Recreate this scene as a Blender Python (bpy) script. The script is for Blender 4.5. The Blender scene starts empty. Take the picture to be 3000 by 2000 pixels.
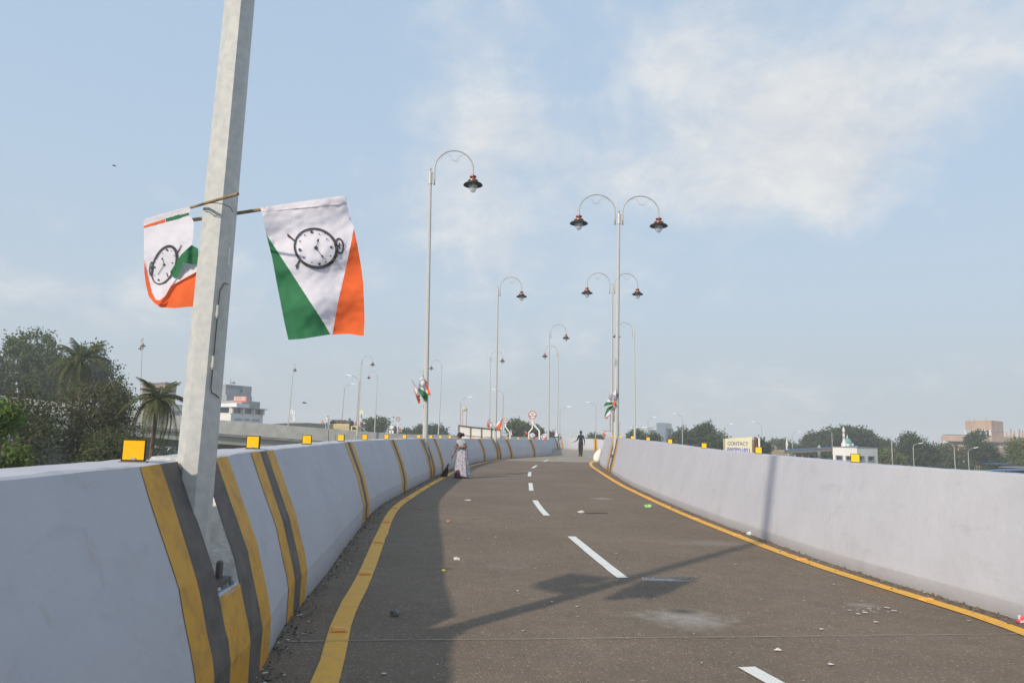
import bpy, bmesh, math, random
import numpy as np
from mathutils import Vector, Matrix, noise as mnoise
from mathutils.geometry import delaunay_2d_cdt

random.seed(7)
rng = np.random.default_rng(7)
sc = bpy.context.scene
COL = sc.collection
R = math.radians

# ------------------------------------------------------------------ camera
F = 2100.0; EYE = 1.4
PITCH = math.atan(272 / F); ROLL = 0.026
RM = Matrix.Rotation(R(90) + PITCH, 3, 'X') @ Matrix.Rotation(ROLL, 3, 'Z')
cam_d = bpy.data.cameras.new('camera')
cam = bpy.data.objects.new('camera', cam_d); COL.objects.link(cam)
cam.matrix_world = Matrix.Translation((0, 0, EYE)) @ RM.to_4x4()
cam_d.sensor_width = 36.0; cam_d.sensor_fit = 'HORIZONTAL'
cam_d.lens = 36.0 * F / 3000.0
cam_d.clip_start = 0.05; cam_d.clip_end = 6000
sc.camera = cam

# ------------------------------------------------------------------ sun, sky, exposure
SUN_EL = R(29.5); SUN_H = Vector((-0.62, -0.785, 0)).normalized()
sun_dir = Vector((SUN_H.x * math.cos(SUN_EL), SUN_H.y * math.cos(SUN_EL), math.sin(SUN_EL)))
sl = bpy.data.lights.new('sun', 'SUN'); sl.energy = 4.1; sl.angle = R(1.2); sl.color = (1.0, 0.87, 0.72)
so = bpy.data.objects.new('sun', sl); COL.objects.link(so)
so.rotation_euler = (-sun_dir).to_track_quat('-Z', 'Y').to_euler()
so.location = (-20, -20, 30)
sc.view_settings.view_transform = 'Standard'; sc.view_settings.look = 'None'
sc.view_settings.gamma = 1.0; sc.view_settings.exposure = 0.0; sc.view_settings.use_curve_mapping = False
sc.render.engine = 'CYCLES'
sc.cycles.use_denoising = True
sc.cycles.max_bounces = 6; sc.cycles.volume_bounces = 1; sc.cycles.transparent_max_bounces = 12
sc.cycles.diffuse_bounces = 3

def build_world():
    w = bpy.data.worlds.new('World'); sc.world = w; w.use_nodes = True
    nt = w.node_tree; N = nt.nodes; L = nt.links
    for n in list(N): N.remove(n)
    out = N.new('ShaderNodeOutputWorld'); bg = N.new('ShaderNodeBackground'); bg.inputs[1].default_value = 0.1
    sky = N.new('ShaderNodeTexSky'); sky.sky_type = 'NISHITA'; sky.sun_disc = False
    sky.sun_elevation = SUN_EL; sky.sun_rotation = math.atan2(SUN_H.x, SUN_H.y)
    sky.air_density = 1.0; sky.dust_density = 2.0; sky.ozone_density = 1.5
    tc = N.new('ShaderNodeTexCoord')
    sep = N.new('ShaderNodeSeparateXYZ'); L.new(tc.outputs['Generated'], sep.inputs[0])
    def M(op, a, b=None, c=None, clamp=False):
        m = N.new('ShaderNodeMath'); m.operation = op; m.use_clamp = clamp
        for i, v in enumerate((a, b, c)):
            if v is None: continue
            if isinstance(v, (int, float)): m.inputs[i].default_value = v
            else: L.new(v, m.inputs[i])
        return m.outputs[0]
    def MIX(f, a, b):
        m = N.new('ShaderNodeMix'); m.data_type = 'RGBA'
        for s, v in ((m.inputs[0], f), (m.inputs[6], a), (m.inputs[7], b)):
            if isinstance(v, (tuple, int, float)): s.default_value = v
            else: L.new(v, s)
        return m.outputs[2]
    zc = M('MAXIMUM', sep.outputs[2], 0.0)
    den = M('ADD', zc, 0.50)
    px = M('DIVIDE', sep.outputs[0], den); py = M('DIVIDE', sep.outputs[1], den)
    cmb = N.new('ShaderNodeCombineXYZ'); L.new(px, cmb.inputs[0]); L.new(py, cmb.inputs[1])
    def NOISE(scale, detail, rough, off, dist=0.0):
        mp = N.new('ShaderNodeMapping'); mp.inputs['Location'].default_value = off
        L.new(cmb.outputs[0], mp.inputs[0])
        n = N.new('ShaderNodeTexNoise'); n.inputs['Scale'].default_value = scale
        n.inputs['Detail'].default_value = detail; n.inputs['Roughness'].default_value = rough
        n.inputs['Distortion'].default_value = dist
        L.new(mp.outputs[0], n.inputs['Vector']); return n.outputs[0]
    n1 = NOISE(1.9, 9, 0.52, (3.1, 1.7, 0), 0.5)
    n2 = NOISE(7.0, 10, 0.62, (0.3, 7.7, 0), 0.3)
    # broad banks of cloud the photograph shows, each about one direction of the sky
    def bank(px_, py_, width, weight):
        d = (RM @ Vector((px_ - 1500, 1000 - py_, -F))).normalized()
        dp = N.new('ShaderNodeVectorMath'); dp.operation = 'DOT_PRODUCT'
        L.new(tc.outputs['Generated'], dp.inputs[0]); dp.inputs[1].default_value = d
        c = M('SUBTRACT', 1.0, dp.outputs['Value'])
        g = M('EXPONENT', M('MULTIPLY', c, -1.0 / (width * width / 2)))
        return M('MULTIPLY', g, weight)
    banks = None
    for b in ((2380, 360, .085, .20), (2480, 580, .06, .14), (2080, 470, .12, .10), (1650, 520, .12, .05), (900, 60, .10, .05), (2950, 180, .16, .13), (1950, 60, .14, .10), (1300, 40, .12, .04), (2650, 130, .10, .04), (560, 20, .10, .05),
              (150, 700, .2, .06), (1400, 560, .12, .10), (1900, 650, .16, .08), (450, 100, .22, -.2), (900, 350, .2, -.10), (2800, 700, .25, -.06), (1750, 330, .08, -.07)):
        g = bank(*b); banks = g if banks is None else M('ADD', banks, g)
    dens = M('ADD', M('ADD', M('MULTIPLY', n1, 0.56), M('MULTIPLY', n2, 0.44)), banks)
    mr = N.new('ShaderNodeMapRange'); mr.interpolation_type = 'SMOOTHSTEP'
    mr.inputs[1].default_value = 0.46; mr.inputs[2].default_value = 0.76
    L.new(dens, mr.inputs[0])
    # sky with a thin high veil, paler towards the horizon
    hz0 = M('EXPONENT', M('MULTIPLY', zc, -2.6)); hz = M('EXPONENT', M('MULTIPLY', zc, -9.0))
    veiled = MIX(0.72, sky.outputs[0], (4.9, 6.9, 9.4, 1))
    mid = MIX(M('MULTIPLY', hz0, 0.85), veiled, (6.1, 7.0, 7.7, 1))
    low = MIX(hz, mid, (4.6, 5.1, 5.3, 1))
    n3 = NOISE(13.0, 8, 0.62, (5.3, 2.1, 0), 0.4); mr3 = N.new('ShaderNodeMapRange'); mr3.inputs[1].default_value = .36; mr3.inputs[2].default_value = .62; L.new(M('ADD', M('MULTIPLY', n2, .55), M('MULTIPLY', n3, .45)), mr3.inputs[0])
    ccol = MIX(mr3.outputs[0], (6.3, 6.7, 7.3, 1), (8.2, 8.3, 8.3, 1))
    cl = MIX(M('MULTIPLY', mr.outputs[0], M('SUBTRACT', 1.0, M('MULTIPLY', hz, 0.72))), low, ccol)
    L.new(cl, bg.inputs[0]); L.new(bg.outputs[0], out.inputs[0])
build_world()

# ------------------------------------------------------------------ points measured in the photograph -> world
CAM = Vector((0, 0, EYE))
def ray(px, py): return RM @ Vector((px - 1500, 1000 - py, -F))
def G(px, py, z=0.0):
    d = ray(px, py); t = (z - EYE) / d.z; return CAM + d * t
def proj(v):
    l = RM.transposed() @ (Vector(v) - CAM); return 1500 + F * l.x / -l.z, 1000 - F * l.y / -l.z
def P(px, py, D):
    d = ray(px, py); return CAM + d * (D / d.y)

# ------------------------------------------------------------------ helpers
def tag(o, label=None, cat=None, group=None, kind=None):
    if label: o['label'] = label
    if cat: o['category'] = cat
    if group: o['group'] = group
    if kind: o['kind'] = kind
    return o
def empty(name, loc=(0, 0, 0), rz=0.0, label=None, cat=None, group=None):
    o = bpy.data.objects.new(name, None); COL.objects.link(o); o.empty_display_size = .2
    o.location = loc; o.rotation_euler = (0, 0, rz); return tag(o, label, cat, group)
def me_obj(name, me, parent=None, loc=None):
    o = bpy.data.objects.new(name, me); COL.objects.link(o)
    if parent: o.parent = parent
    if loc is not None: o.location = loc
    return o
class MB:
    """collects vertices and faces, then links them as one mesh"""
    def __init__(s): s.v = []; s.f = []; s.m = []
    def add(s, vs, fs, mi=0):
        k = len(s.v); s.v += [tuple(v) for v in vs]; s.f += [tuple(i + k for i in f) for f in fs]; s.m += [mi] * len(fs)
    def box(s, c, d, rz=0.0, mi=0):
        cx, cy, cz = c; x, y, z = d[0] / 2, d[1] / 2, d[2] / 2; ca, sa = math.cos(rz), math.sin(rz)
        vs = [(cx + ca * a * x - sa * b * y, cy + sa * a * x + ca * b * y, cz + e * z) for e in (-1, 1) for a, b in ((-1, -1), (1, -1), (1, 1), (-1, 1))]
        s.add(vs, [(3, 2, 1, 0), (4, 5, 6, 7), (0, 1, 5, 4), (1, 2, 6, 5), (2, 3, 7, 6), (3, 0, 4, 7)], mi)
    def tube(s, pts, r, n=8, mi=0, rot=0.0, cap=True):
        pts = [Vector(p) for p in pts]; rs = r if isinstance(r, (list, tuple)) else [r] * len(pts)
        k = len(pts); up = Vector((0, 0, 1)); prev = None; vs = []
        for i, p in enumerate(pts):
            t = (pts[min(i + 1, k - 1)] - pts[max(i - 1, 0)]).normalized()
            if prev is None:
                a = Vector((1, 0, 0)) if abs(t.z) > .95 else t.cross(up).normalized()
                a = (a - t * a.dot(t)).normalized()
            else: a = (prev - t * prev.dot(t)).normalized()
            prev = a; b = t.cross(a)
            for j in range(n):
                q = rot + 2 * math.pi * j / n; vs.append(p + (a * math.cos(q) + b * math.sin(q)) * rs[i])
        fs = [(i * n + j, i * n + (j + 1) % n, (i + 1) * n + (j + 1) % n, (i + 1) * n + j) for i in range(k - 1) for j in range(n)]
        if cap: fs += [tuple(range(n - 1, -1, -1)), tuple(range((k - 1) * n, k * n))]
        s.add(vs, fs, mi)
    def lathe(s, prof, n=16, c=(0, 0, 0), mi=0, cap=True):
        vs = [(c[0] + r * math.cos(2 * math.pi * j / n), c[1] + r * math.sin(2 * math.pi * j / n), c[2] + z) for r, z in prof for j in range(n)]
        k = len(prof); fs = [(i * n + j, i * n + (j + 1) % n, (i + 1) * n + (j + 1) % n, (i + 1) * n + j) for i in range(k - 1) for j in range(n)]
        if cap: fs += [tuple(range(n - 1, -1, -1)), tuple(range((k - 1) * n, k * n))]
        s.add(vs, fs, mi)
    def quad(s, a, b, c, d, mi=0): s.add([a, b, c, d], [(0, 1, 2, 3)], mi)
    def mesh(s, name, mats, smooth=False):
        me = bpy.data.meshes.new(name); me.from_pydata(s.v, [], s.f)
        for m in (mats if isinstance(mats, (list, tuple)) else [mats]): me.materials.append(m)
        if len(me.materials) > 1: me.polygons.foreach_set('material_index', s.m)
        if smooth: me.polygons.foreach_set('use_smooth', [True] * len(me.polygons))
        me.update(); return me
    def build(s, name, mats, parent=None, smooth=False, loc=None): return me_obj(name, s.mesh(name, mats, smooth), parent, loc)

def mat(name, col, rough=.8, metal=0.0, var=0.0, vscale=5.0, col2=None, bump=0.0, bscale=30.0, spec=0.3, trans=0.0, island=0.0, emit=0.0, detail=6, lo=.35, hi=.65, coord='Object'):
    m = bpy.data.materials.new(name); m.use_nodes = True
    nt = m.node_tree; N = nt.nodes; L = nt.links
    b = N['Principled BSDF']; b.inputs['Roughness'].default_value = rough; b.inputs['Metallic'].default_value = metal
    b.inputs['Specular IOR Level'].default_value = spec
    c4 = (*col, 1); b.inputs['Base Color'].default_value = c4
    cur = None; tc = N.new('ShaderNodeTexCoord')
    if col2 is not None or var:
        n = N.new('ShaderNodeTexNoise'); n.inputs['Scale'].default_value = vscale; n.inputs['Detail'].default_value = detail; n.inputs['Roughness'].default_value = .6
        L.new(tc.outputs[coord], n.inputs['Vector'])
        mr = N.new('ShaderNodeMapRange'); mr.inputs[1].default_value = lo; mr.inputs[2].default_value = hi; L.new(n.outputs[0], mr.inputs[0])
        mx = N.new('ShaderNodeMix'); mx.data_type = 'RGBA'; L.new(mr.outputs[0], mx.inputs[0])
        if col2 is None:
            mx.inputs[6].default_value = (*[c * (1 - var) for c in col], 1); mx.inputs[7].default_value = (*[min(1, c * (1 + var)) for c in col], 1)
        else: mx.inputs[6].default_value = c4; mx.inputs[7].default_value = (*col2, 1)
        cur = mx.outputs[2]
    if island:
        g = N.new('ShaderNodeNewGeometry'); hs = N.new('ShaderNodeHueSaturation')
        mr2 = N.new('ShaderNodeMapRange'); mr2.inputs[3].default_value = 1 - island; mr2.inputs[4].default_value = 1 + island
        L.new(g.outputs['Random Per Island'], mr2.inputs[0]); L.new(mr2.outputs[0], hs.inputs['Value'])
        mr3 = N.new('ShaderNodeMapRange'); mr3.inputs[3].default_value = .5 - island * .07; mr3.inputs[4].default_value = .5 + island * .05
        L.new(g.outputs['Random Per Island'], mr3.inputs[0]); L.new(mr3.outputs[0], hs.inputs['Hue'])
        if cur is not None: L.new(cur, hs.inputs['Color'])
        else: hs.inputs['Color'].default_value = c4
        cur = hs.outputs[0]
    if cur is not None: L.new(cur, b.inputs['Base Color'])
    if bump:
        n2 = N.new('ShaderNodeTexNoise'); n2.inputs['Scale'].default_value = bscale; n2.inputs['Detail'].default_value = 5
        L.new(tc.outputs[coord], n2.inputs['Vector'])
        bp = N.new('ShaderNodeBump'); bp.inputs['Strength'].default_value = bump; bp.inputs['Distance'].default_value = .02
        L.new(n2.outputs[0], bp.inputs['Height']); L.new(bp.outputs[0], b.inputs['Normal'])
    if emit:
        b.inputs['Emission Color'].default_value = c4; b.inputs['Emission Strength'].default_value = emit
    if trans:
        tr = N.new('ShaderNodeBsdfTranslucent'); ms = N.new('ShaderNodeMixShader'); ms.inputs[0].default_value = trans
        if cur is not None: L.new(cur, tr.inputs[0])
        else: tr.inputs[0].default_value = c4
        L.new(b.outputs[0], ms.inputs[1]); L.new(tr.outputs[0], ms.inputs[2]); L.new(ms.outputs[0], N['Material Output'].inputs[0])
    return m

def asphalt(name, base, tint, stains=True):
    m = bpy.data.materials.new(name); m.use_nodes = True
    nt = m.node_tree; N = nt.nodes; L = nt.links; b = N['Principled BSDF']
    tc = N.new('ShaderNodeTexCoord')
    def noise(sc_, det, ro=.6, mapping=None):
        n = N.new('ShaderNodeTexNoise'); n.inputs['Scale'].default_value = sc_; n.inputs['Detail'].default_value = det; n.inputs['Roughness'].default_value = ro
        src = tc.outputs['Object']
        if mapping:
            mp = N.new('ShaderNodeMapping'); mp.inputs['Scale'].default_value = mapping; L.new(src, mp.inputs[0]); src = mp.outputs[0]
        L.new(src, n.inputs['Vector']); return n.outputs[0]
    def mrange(v, a, b_, c=0.0, d=1.0):
        r = N.new('ShaderNodeMapRange'); r.inputs[1].default_value = a; r.inputs[2].default_value = b_; r.inputs[3].default_value = c; r.inputs[4].default_value = d
        L.new(v, r.inputs[0]); return r.outputs[0]
    def mix(f, a, b_, mode='MIX'):
        x = N.new('ShaderNodeMix'); x.data_type = 'RGBA'; x.blend_type = mode
        for s, v in ((x.inputs[0], f), (x.inputs[6], a), (x.inputs[7], b_)):
            if isinstance(v, (tuple, int, float)): s.default_value = v
            else: L.new(v, s)
        return x.outputs[2]
    big = noise(.55, 5); mid = noise(4.5, 7, .65); fine = noise(150, 3, .7); drag = noise(3.0, 6, .6, (3.0, .35, 1))
    c = mix(mrange(big, .35, .65), (*base, 1), (*tint, 1))
    c = mix(mrange(mid, .3, .7, 0, .5), c, (*[x * .78 for x in base], 1))
    c = mix(mrange(drag, .55, .8, 0, .35), c, (*[x * 1.3 for x in tint], 1))
    vor = N.new('ShaderNodeTexVoronoi'); vor.inputs['Scale'].default_value = 85; L.new(tc.outputs['Object'], vor.inputs['Vector'])
    sepc = N.new('ShaderNodeSeparateColor'); L.new(vor.outputs['Color'], sepc.inputs[0])
    c = mix(mrange(sepc.outputs[0], .0, 1.0, 0.0, .32), c, (*[x * .35 for x in base], 1))
    c = mix(mrange(sepc.outputs[1], .92, 1.0, 0.0, .35), c, (*[min(1, x * 2.6) for x in tint], 1))
    if stains:
        # pale cement dust blotches and rust stain lying on this stretch of road: (x, y, rx, ry, strength, colour)
        pos = N.new('ShaderNodeNewGeometry'); edge = noise(9, 6, .7)
        for (sx, sy, rx, ry, st, colr) in STAINS:
            v = N.new('ShaderNodeVectorMath'); v.operation = 'SUBTRACT'; L.new(pos.outputs['Position'], v.inputs[0]); v.inputs[1].default_value = (sx, sy, 0)
            v2 = N.new('ShaderNodeVectorMath'); v2.operation = 'MULTIPLY'; L.new(v.outputs[0], v2.inputs[0]); v2.inputs[1].default_value = (1 / rx, 1 / ry, 0)
            ln = N.new('ShaderNodeVectorMath'); ln.operation = 'LENGTH'; L.new(v2.outputs[0], ln.inputs[0])
            ad = N.new('ShaderNodeMath'); ad.operation = 'MULTIPLY_ADD'; L.new(edge, ad.inputs[0]); ad.inputs[1].default_value = 1.6; L.new(ln.outputs['Value'], ad.inputs[2])
            c = mix(mrange(ad.outputs[0], .75, 1.75, st, 0.0), c, (*colr, 1))
    L.new(c, b.inputs['Base Color']); b.inputs['Roughness'].default_value = .85; b.inputs['Specular IOR Level'].default_value = .25
    bp = N.new('ShaderNodeBump'); bp.inputs['Strength'].default_value = .55; bp.inputs['Distance'].default_value = .008
    L.new(vor.outputs['Distance'], bp.inputs['Height']); L.new(bp.outputs[0], b.inputs['Normal'])
    return m
STAINS = []
def stain(px, py, wx, wy, st, col):
    a = G(px, py); STAINS.append((a.x, a.y, wx, wy, st, col))
stain(2015, 1812, .42, .40, .60, (.42, .40, .38)); stain(2000, 1790, .16, .12, .9, (.05, .045, .04))
stain(1880, 1800, .3, .15, .3, (.36, .34, .32))
stain(1945, 1697, .28, .09, .9, (.60, .62, .64)); stain(1765, 1460, .35, .22, .6, (.5, .5, .5))
stain(2590, 1732, .30, .18, .7, (.24, .12, .07)); stain(2530, 1772, .2, .15, .25, (.5, .5, .5))
stain(2080, 1590, .8, .35, .25, (.40, .38, .36)); stain(1480, 1660, .5, .35, .25, (.25, .23, .21))

def paint_wall(name, col, streak=True):
    m = mat(name, col, rough=.75, var=0)
    nt = m.node_tree; N = nt.nodes; L = nt.links; b = N['Principled BSDF']
    tc = N.new('ShaderNodeTexCoord')
    def noise(s, det, mp=None):
        n = N.new('ShaderNodeTexNoise'); n.inputs['Scale'].default_value = s; n.inputs['Detail'].default_value = det; n.inputs['Roughness'].default_value = .62
        src = tc.outputs['Object']
        if mp:
            q = N.new('ShaderNodeMapping'); q.inputs['Scale'].default_value = mp; L.new(src, q.inputs[0]); src = q.outputs[0]
        L.new(src, n.inputs['Vector']); return n.outputs[0]
    def mr(v, a, b_, c=0.0, d=1.0):
        r = N.new('ShaderNodeMapRange'); r.inputs[1].default_value = a; r.inputs[2].default_value = b_; r.inputs[3].default_value = c; r.inputs[4].default_value = d
        L.new(v, r.inputs[0]); return r.outputs[0]
    def mix(f, a, b_):
        x = N.new('ShaderNodeMix'); x.data_type = 'RGBA'
        for s, v in ((x.inputs[0], f), (x.inputs[6], a), (x.inputs[7], b_)):
            if isinstance(v, (tuple, int, float)): s.default_value = v
            else: L.new(v, s)
        return x.outputs[2]
    c = mix(mr(noise(1.3, 6), .3, .7), (*col, 1), (*[x * .90 for x in col], 1))
    c = mix(mr(noise(6, 7, (1, 1, .25)), .56, .75, 0, .30), c, (*[x * .78 for x in col], 1))
    if streak:
        c = mix(mr(noise(7, 4, (1, 1, .12)), .62, .78, 0, .55), c, (.36, .33, .29, 1))
        c = mix(mr(noise(3.1, 3, (1.2, 1.2, .1)), .67, .76, 0, .3), c, (.45, .32, .25, 1))
        c = mix(mr(noise(2.2, 5, (1, 1, 3)), .58, .72, 0, .28), c, (.30, .30, .31, 1))
        sx = N.new('ShaderNodeSeparateXYZ'); g0 = N.new('ShaderNodeNewGeometry'); L.new(g0.outputs['Position'], sx.inputs[0]); c = mix(mr(sx.outputs[2], .02, .16, .55, 0.0), c, (.27, .25, .23, 1))
        c = mix(mr(noise(22, 3), .72, .76, 0, .5), c, (.25, .24, .23, 1))
    L.new(c, b.inputs['Base Color'])
    n2 = noise(5, 8); bp = N.new('ShaderNodeBump'); bp.inputs['Strength'].default_value = .5; bp.inputs['Distance'].default_value = .02
    L.new(n2, bp.inputs['Height']); L.new(bp.outputs[0], b.inputs['Normal'])
    return m

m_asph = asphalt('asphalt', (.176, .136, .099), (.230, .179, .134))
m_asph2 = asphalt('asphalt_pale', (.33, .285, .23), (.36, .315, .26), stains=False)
m_white = paint_wall('whitewashed_concrete', (.48, .485, .525))
m_inner = mat('bare_white_concrete', (.62, .62, .60), .9, var=.2, vscale=12, bump=.8, bscale=25)
m_grey = mat('grey_concrete', (.42, .42, .40), .85, var=.12, vscale=1.2, bump=.3, bscale=6)
m_dkgrey = mat('weathered_concrete', (.20, .20, .19), .9, var=.2, vscale=1.5)
m_yel = mat('yellow_paint', (.60, .32, .045), .6, col2=(.36, .20, .055), vscale=8, lo=.45, hi=.78, bump=.3, bscale=20)
m_gstripe = mat('grey_paint', (.145, .125, .108), .7, col2=(.085, .08, .076), vscale=6, bump=.3, bscale=14)
m_line = mat('yellow_line_paint', (.78, .41, .055), .6, col2=(.60, .34, .08), vscale=9, lo=.45, hi=.8, bump=.4, bscale=90)
m_wline = mat('white_line_paint', (.72, .73, .68), .6, col2=(.52, .51, .47), vscale=14, lo=.5, hi=.85, bump=.4, bscale=90)
m_galv = mat('galvanised_steel', (.44, .455, .45), .55, metal=.15, col2=(.54, .545, .52), vscale=22, spec=.4, bump=.03, bscale=60)
m_galvfar = mat('galvanised_steel_dull', (.42, .42, .40), .55, metal=.2, var=.1, vscale=2)
m_steel = mat('dark_steel', (.13, .12, .115), .5, metal=.4)
m_copper = mat('copper', (.36, .15, .10), .32, metal=.85, var=.25, vscale=9, spec=.5)
m_black = mat('black_enamel', (.025, .022, .022), .45)
m_bamboo = mat('bamboo', (.34, .25, .14), .7, col2=(.20, .15, .09), vscale=12)
m_amber = mat('amber_reflector', (1.0, .52, .0), .35, spec=.5, var=.04, vscale=40, emit=0.0)
m_flag_w = mat('white_cloth', (.80, .78, .86), .85, trans=.35, var=.05, vscale=8, bump=.3, bscale=14)
m_flag_g = mat('green_cloth', (.04, .19, .085), .85, trans=.3, var=.12, vscale=8, bump=.3, bscale=14)
m_flag_o = mat('orange_cloth', (.90, .16, .045), .85, trans=.4, var=.08, vscale=8, bump=.3, bscale=14)
m_ink = mat('black_print', (.05, .05, .06), .8)
m_red = mat('red_enamel', (.50, .03, .04), .4)
m_signw = mat('white_enamel', (.78, .78, .76), .4)
m_glassy = bpy.data.materials.new('lamp_glass'); m_glassy.use_nodes = True
def _g():
    nt = m_glassy.node_tree; N = nt.nodes; L = nt.links; b = N['Principled BSDF']
    b.inputs['Base Color'].default_value = (.85, .88, .92, 1); b.inputs['Roughness'].default_value = .12
    tr = N.new('ShaderNodeBsdfTransparent'); tr.inputs[0].default_value = (.85, .87, .9, 1)
    ms = N.new('ShaderNodeMixShader'); ms.inputs[0].default_value = .55
    L.new(b.outputs[0], ms.inputs[1]); L.new(tr.outputs[0], ms.inputs[2]); L.new(ms.outputs[0], N['Material Output'].inputs[0])
_g()

# ------------------------------------------------------------------ the ramp: plan curves of both parapets
def catmull(pts, step=.2):
    pts = [Vector((p[0], p[1])) for p in pts]; out = []
    pp = [pts[0] * 2 - pts[1]] + pts + [pts[-1] * 2 - pts[-2]]
    for i in range(1, len(pp) - 2):
        a, b, c, d = pp[i - 1], pp[i], pp[i + 1], pp[i + 2]; n = max(2, int((c - b).length / step))
        for k in range(n):
            t = k / n
            out.append(.5 * ((2 * b) + (c - a) * t + (2 * a - 5 * b + 4 * c - d) * t * t + (3 * b - a - 3 * c + d) * t ** 3))
    out.append(pts[-1]); return out
class Curve:
    def __init__(s, pts, step=.2):
        s.p = catmull(pts, step); s.s = [0.0]
        for a, b in zip(s.p, s.p[1:]): s.s.append(s.s[-1] + (b - a).length)
        s.L = s.s[-1]
    def at(s, q):
        q = max(0, min(s.L - 1e-6, q)); i = int(np.searchsorted(s.s, q, 'right')) - 1; i = max(0, min(i, len(s.p) - 2))
        t = (q - s.s[i]) / max(1e-9, s.s[i + 1] - s.s[i]); return s.p[i].lerp(s.p[i + 1], t)
    def dir(s, q): return (s.at(q + .3) - s.at(q - .3)).normalized()
    def nrm(s, q): d = s.dir(q); return Vector((-d.y, d.x))      # to the left of travel
    def near(s, pt):
        pt = Vector((pt[0], pt[1])); i = min(range(len(s.p)), key=lambda k: (s.p[k] - pt).length); return s.s[i]
def g2(px, py): a = G(px, py); return (a.x, a.y)
left_pts = [(-.2, -7), (-.55, -3.5), (-.95, 0), (-1.26, 2.3)] + [g2(*q) for q in ((735, 2000), (839, 1824), (955, 1681), (1032, 1575), (1100, 1492), (1174, 1446), (1256, 1404), (1331, 1371.5), (1417, 1351), (1500, 1342.5), (1567, 1338.5))] \
    + [(2.9, 51.2), (3.25, 56), (3.55, 61), (3.95, 66.5), (4.25, 70.3), (4.75, 72.2), (5.6, 73.0), (7.2, 73.3), (9.5, 73.3), (14, 73.2), (20, 72.6), (30, 70), (45, 64)]
right_pts = [(4.2, -7), (4.25, -3), (4.28, 1), (4.22, 4)] + [g2(*q) for q in ((3000, 1821), (2787, 1757), (2463, 1659), (2234, 1579), (2018, 1497), (1880, 1437), (1838, 1415), (1788, 1383.5), (1757, 1360))] \
    + [(5.55, 42.5), (7.2, 48), (9.6, 53), (13.5, 57.5), (19, 60), (30, 59), (43, 54)]
CL = Curve(left_pts); CR = Curve(right_pts)

# road deck
def deck():
    me = bpy.data.meshes.new('road'); bm = bmesh.new()
    seam = 39.3
    lp = [p for p in CL.p]; rp = [p for p in CR.p]
    def ngon(bm, pts, z):
        vs = [bm.verts.new((p[0], p[1], z)) for p in pts]; return bm.faces.new(vs)
    near_ = [p for p in lp if p.y <= seam and p.x < 3] ; near_r = [p for p in rp if p.y <= seam and p.x < 6]
    f = ngon(bm, near_r + near_[::-1], 0.0); bmesh.ops.triangulate(bm, faces=[f]); bm.normal_update()
    for q in bm.faces:
        if q.normal.z < 0: q.normal_flip()
    bm.to_mesh(me); bm.free(); me.materials.append(m_asph)
    tag(me_obj('road', me), 'brown asphalt carriageway between the two parapets', None, kind='structure')
    far_ = [p for p in lp if not (p.y <= seam and p.x < 3)]; far_r = [p for p in rp if not (p.y <= seam and p.x < 6)]
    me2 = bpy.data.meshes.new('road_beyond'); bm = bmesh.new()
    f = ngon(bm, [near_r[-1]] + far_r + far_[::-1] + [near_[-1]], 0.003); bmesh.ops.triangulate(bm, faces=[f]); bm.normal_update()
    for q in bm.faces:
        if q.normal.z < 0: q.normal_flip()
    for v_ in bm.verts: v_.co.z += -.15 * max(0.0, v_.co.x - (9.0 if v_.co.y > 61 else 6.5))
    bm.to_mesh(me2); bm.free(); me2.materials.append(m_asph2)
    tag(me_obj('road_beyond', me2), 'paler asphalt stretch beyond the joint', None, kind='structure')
    # slab under the road
    b = MB(); n = len(rp)
    ll = [p + CL.nrm(s_) * .6 for p, s_ in zip(lp[::6], CL.s[::6])]; rr = [p - CR.nrm(s_) * .55 for p, s_ in zip(rp[::6], CR.s[::6])]
    me3 = bpy.data.meshes.new('deck_slab'); bm = bmesh.new()
    ring = rr + ll[::-1]
    dz_ = lambda p: -.15 * max(0.0, p.x - 6.5) if p.y > 40 else 0.0
    top = [bm.verts.new((p.x, p.y, -.04 + dz_(p))) for p in ring]; bot = [bm.verts.new((p.x, p.y, -1.1 + dz_(p))) for p in ring]
    k = len(ring)
    for i in range(k): bm.faces.new((top[i], bot[i], bot[(i + 1) % k], top[(i + 1) % k]))
    f = bm.faces.new(bot); bmesh.ops.triangulate(bm, faces=[f])
    bmesh.ops.recalc_face_normals(bm, faces=bm.faces)
    bm.to_mesh(me3); bm.free(); me3.materials.append(m_grey)
    tag(me_obj('deck_slab', me3), 'concrete slab carrying the road', None, kind='structure')
deck()

def strip(C, off_f, w, s0, s1, z=.005, step=.4, jit=0.0):
    """flat painted band beside curve C; off_f(s) = distance from the curve towards the road"""
    b = MB(); n = max(2, int((s1 - s0) / step)); vs = []
    zb = z
    for i in range(n + 1):
        s_ = s0 + (s1 - s0) * i / n; p = C.at(s_); nn = C.nrm(s_); o = off_f(s_)
        z = zb + (-.15 * max(0.0, p.x - (9.0 if p.y > 61 else 6.5)) if p.y > 40 else 0.0)
        j1 = jit * mnoise.noise((s_ * 3, 0, 0)); j2 = jit * mnoise.noise((s_ * 3, 9, 0))
        a = p + nn * (o - w / 2 + j1); c = p + nn * (o + w / 2 + j2)
        vs += [(a.x, a.y, z), (c.x, c.y, z)]
    b.add(vs, [(2 * i, 2 * i + 2, 2 * i + 3, 2 * i + 1) for i in range(n)]); return b
sLn = CL.near((0, 0)); 
def lo(s_):
    return -(.40 - .08 * min(1, max(0, (s_ - 12) / 10)))
ll_ = strip(CL, lo, .15, 0, CL.near((2.9, 51)), jit=.012).build('edge_line', m_line)
tag(ll_, 'yellow edge line painted along the left parapet', kind='structure')
rn = CR.near(g2(1880, 1437))
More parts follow.
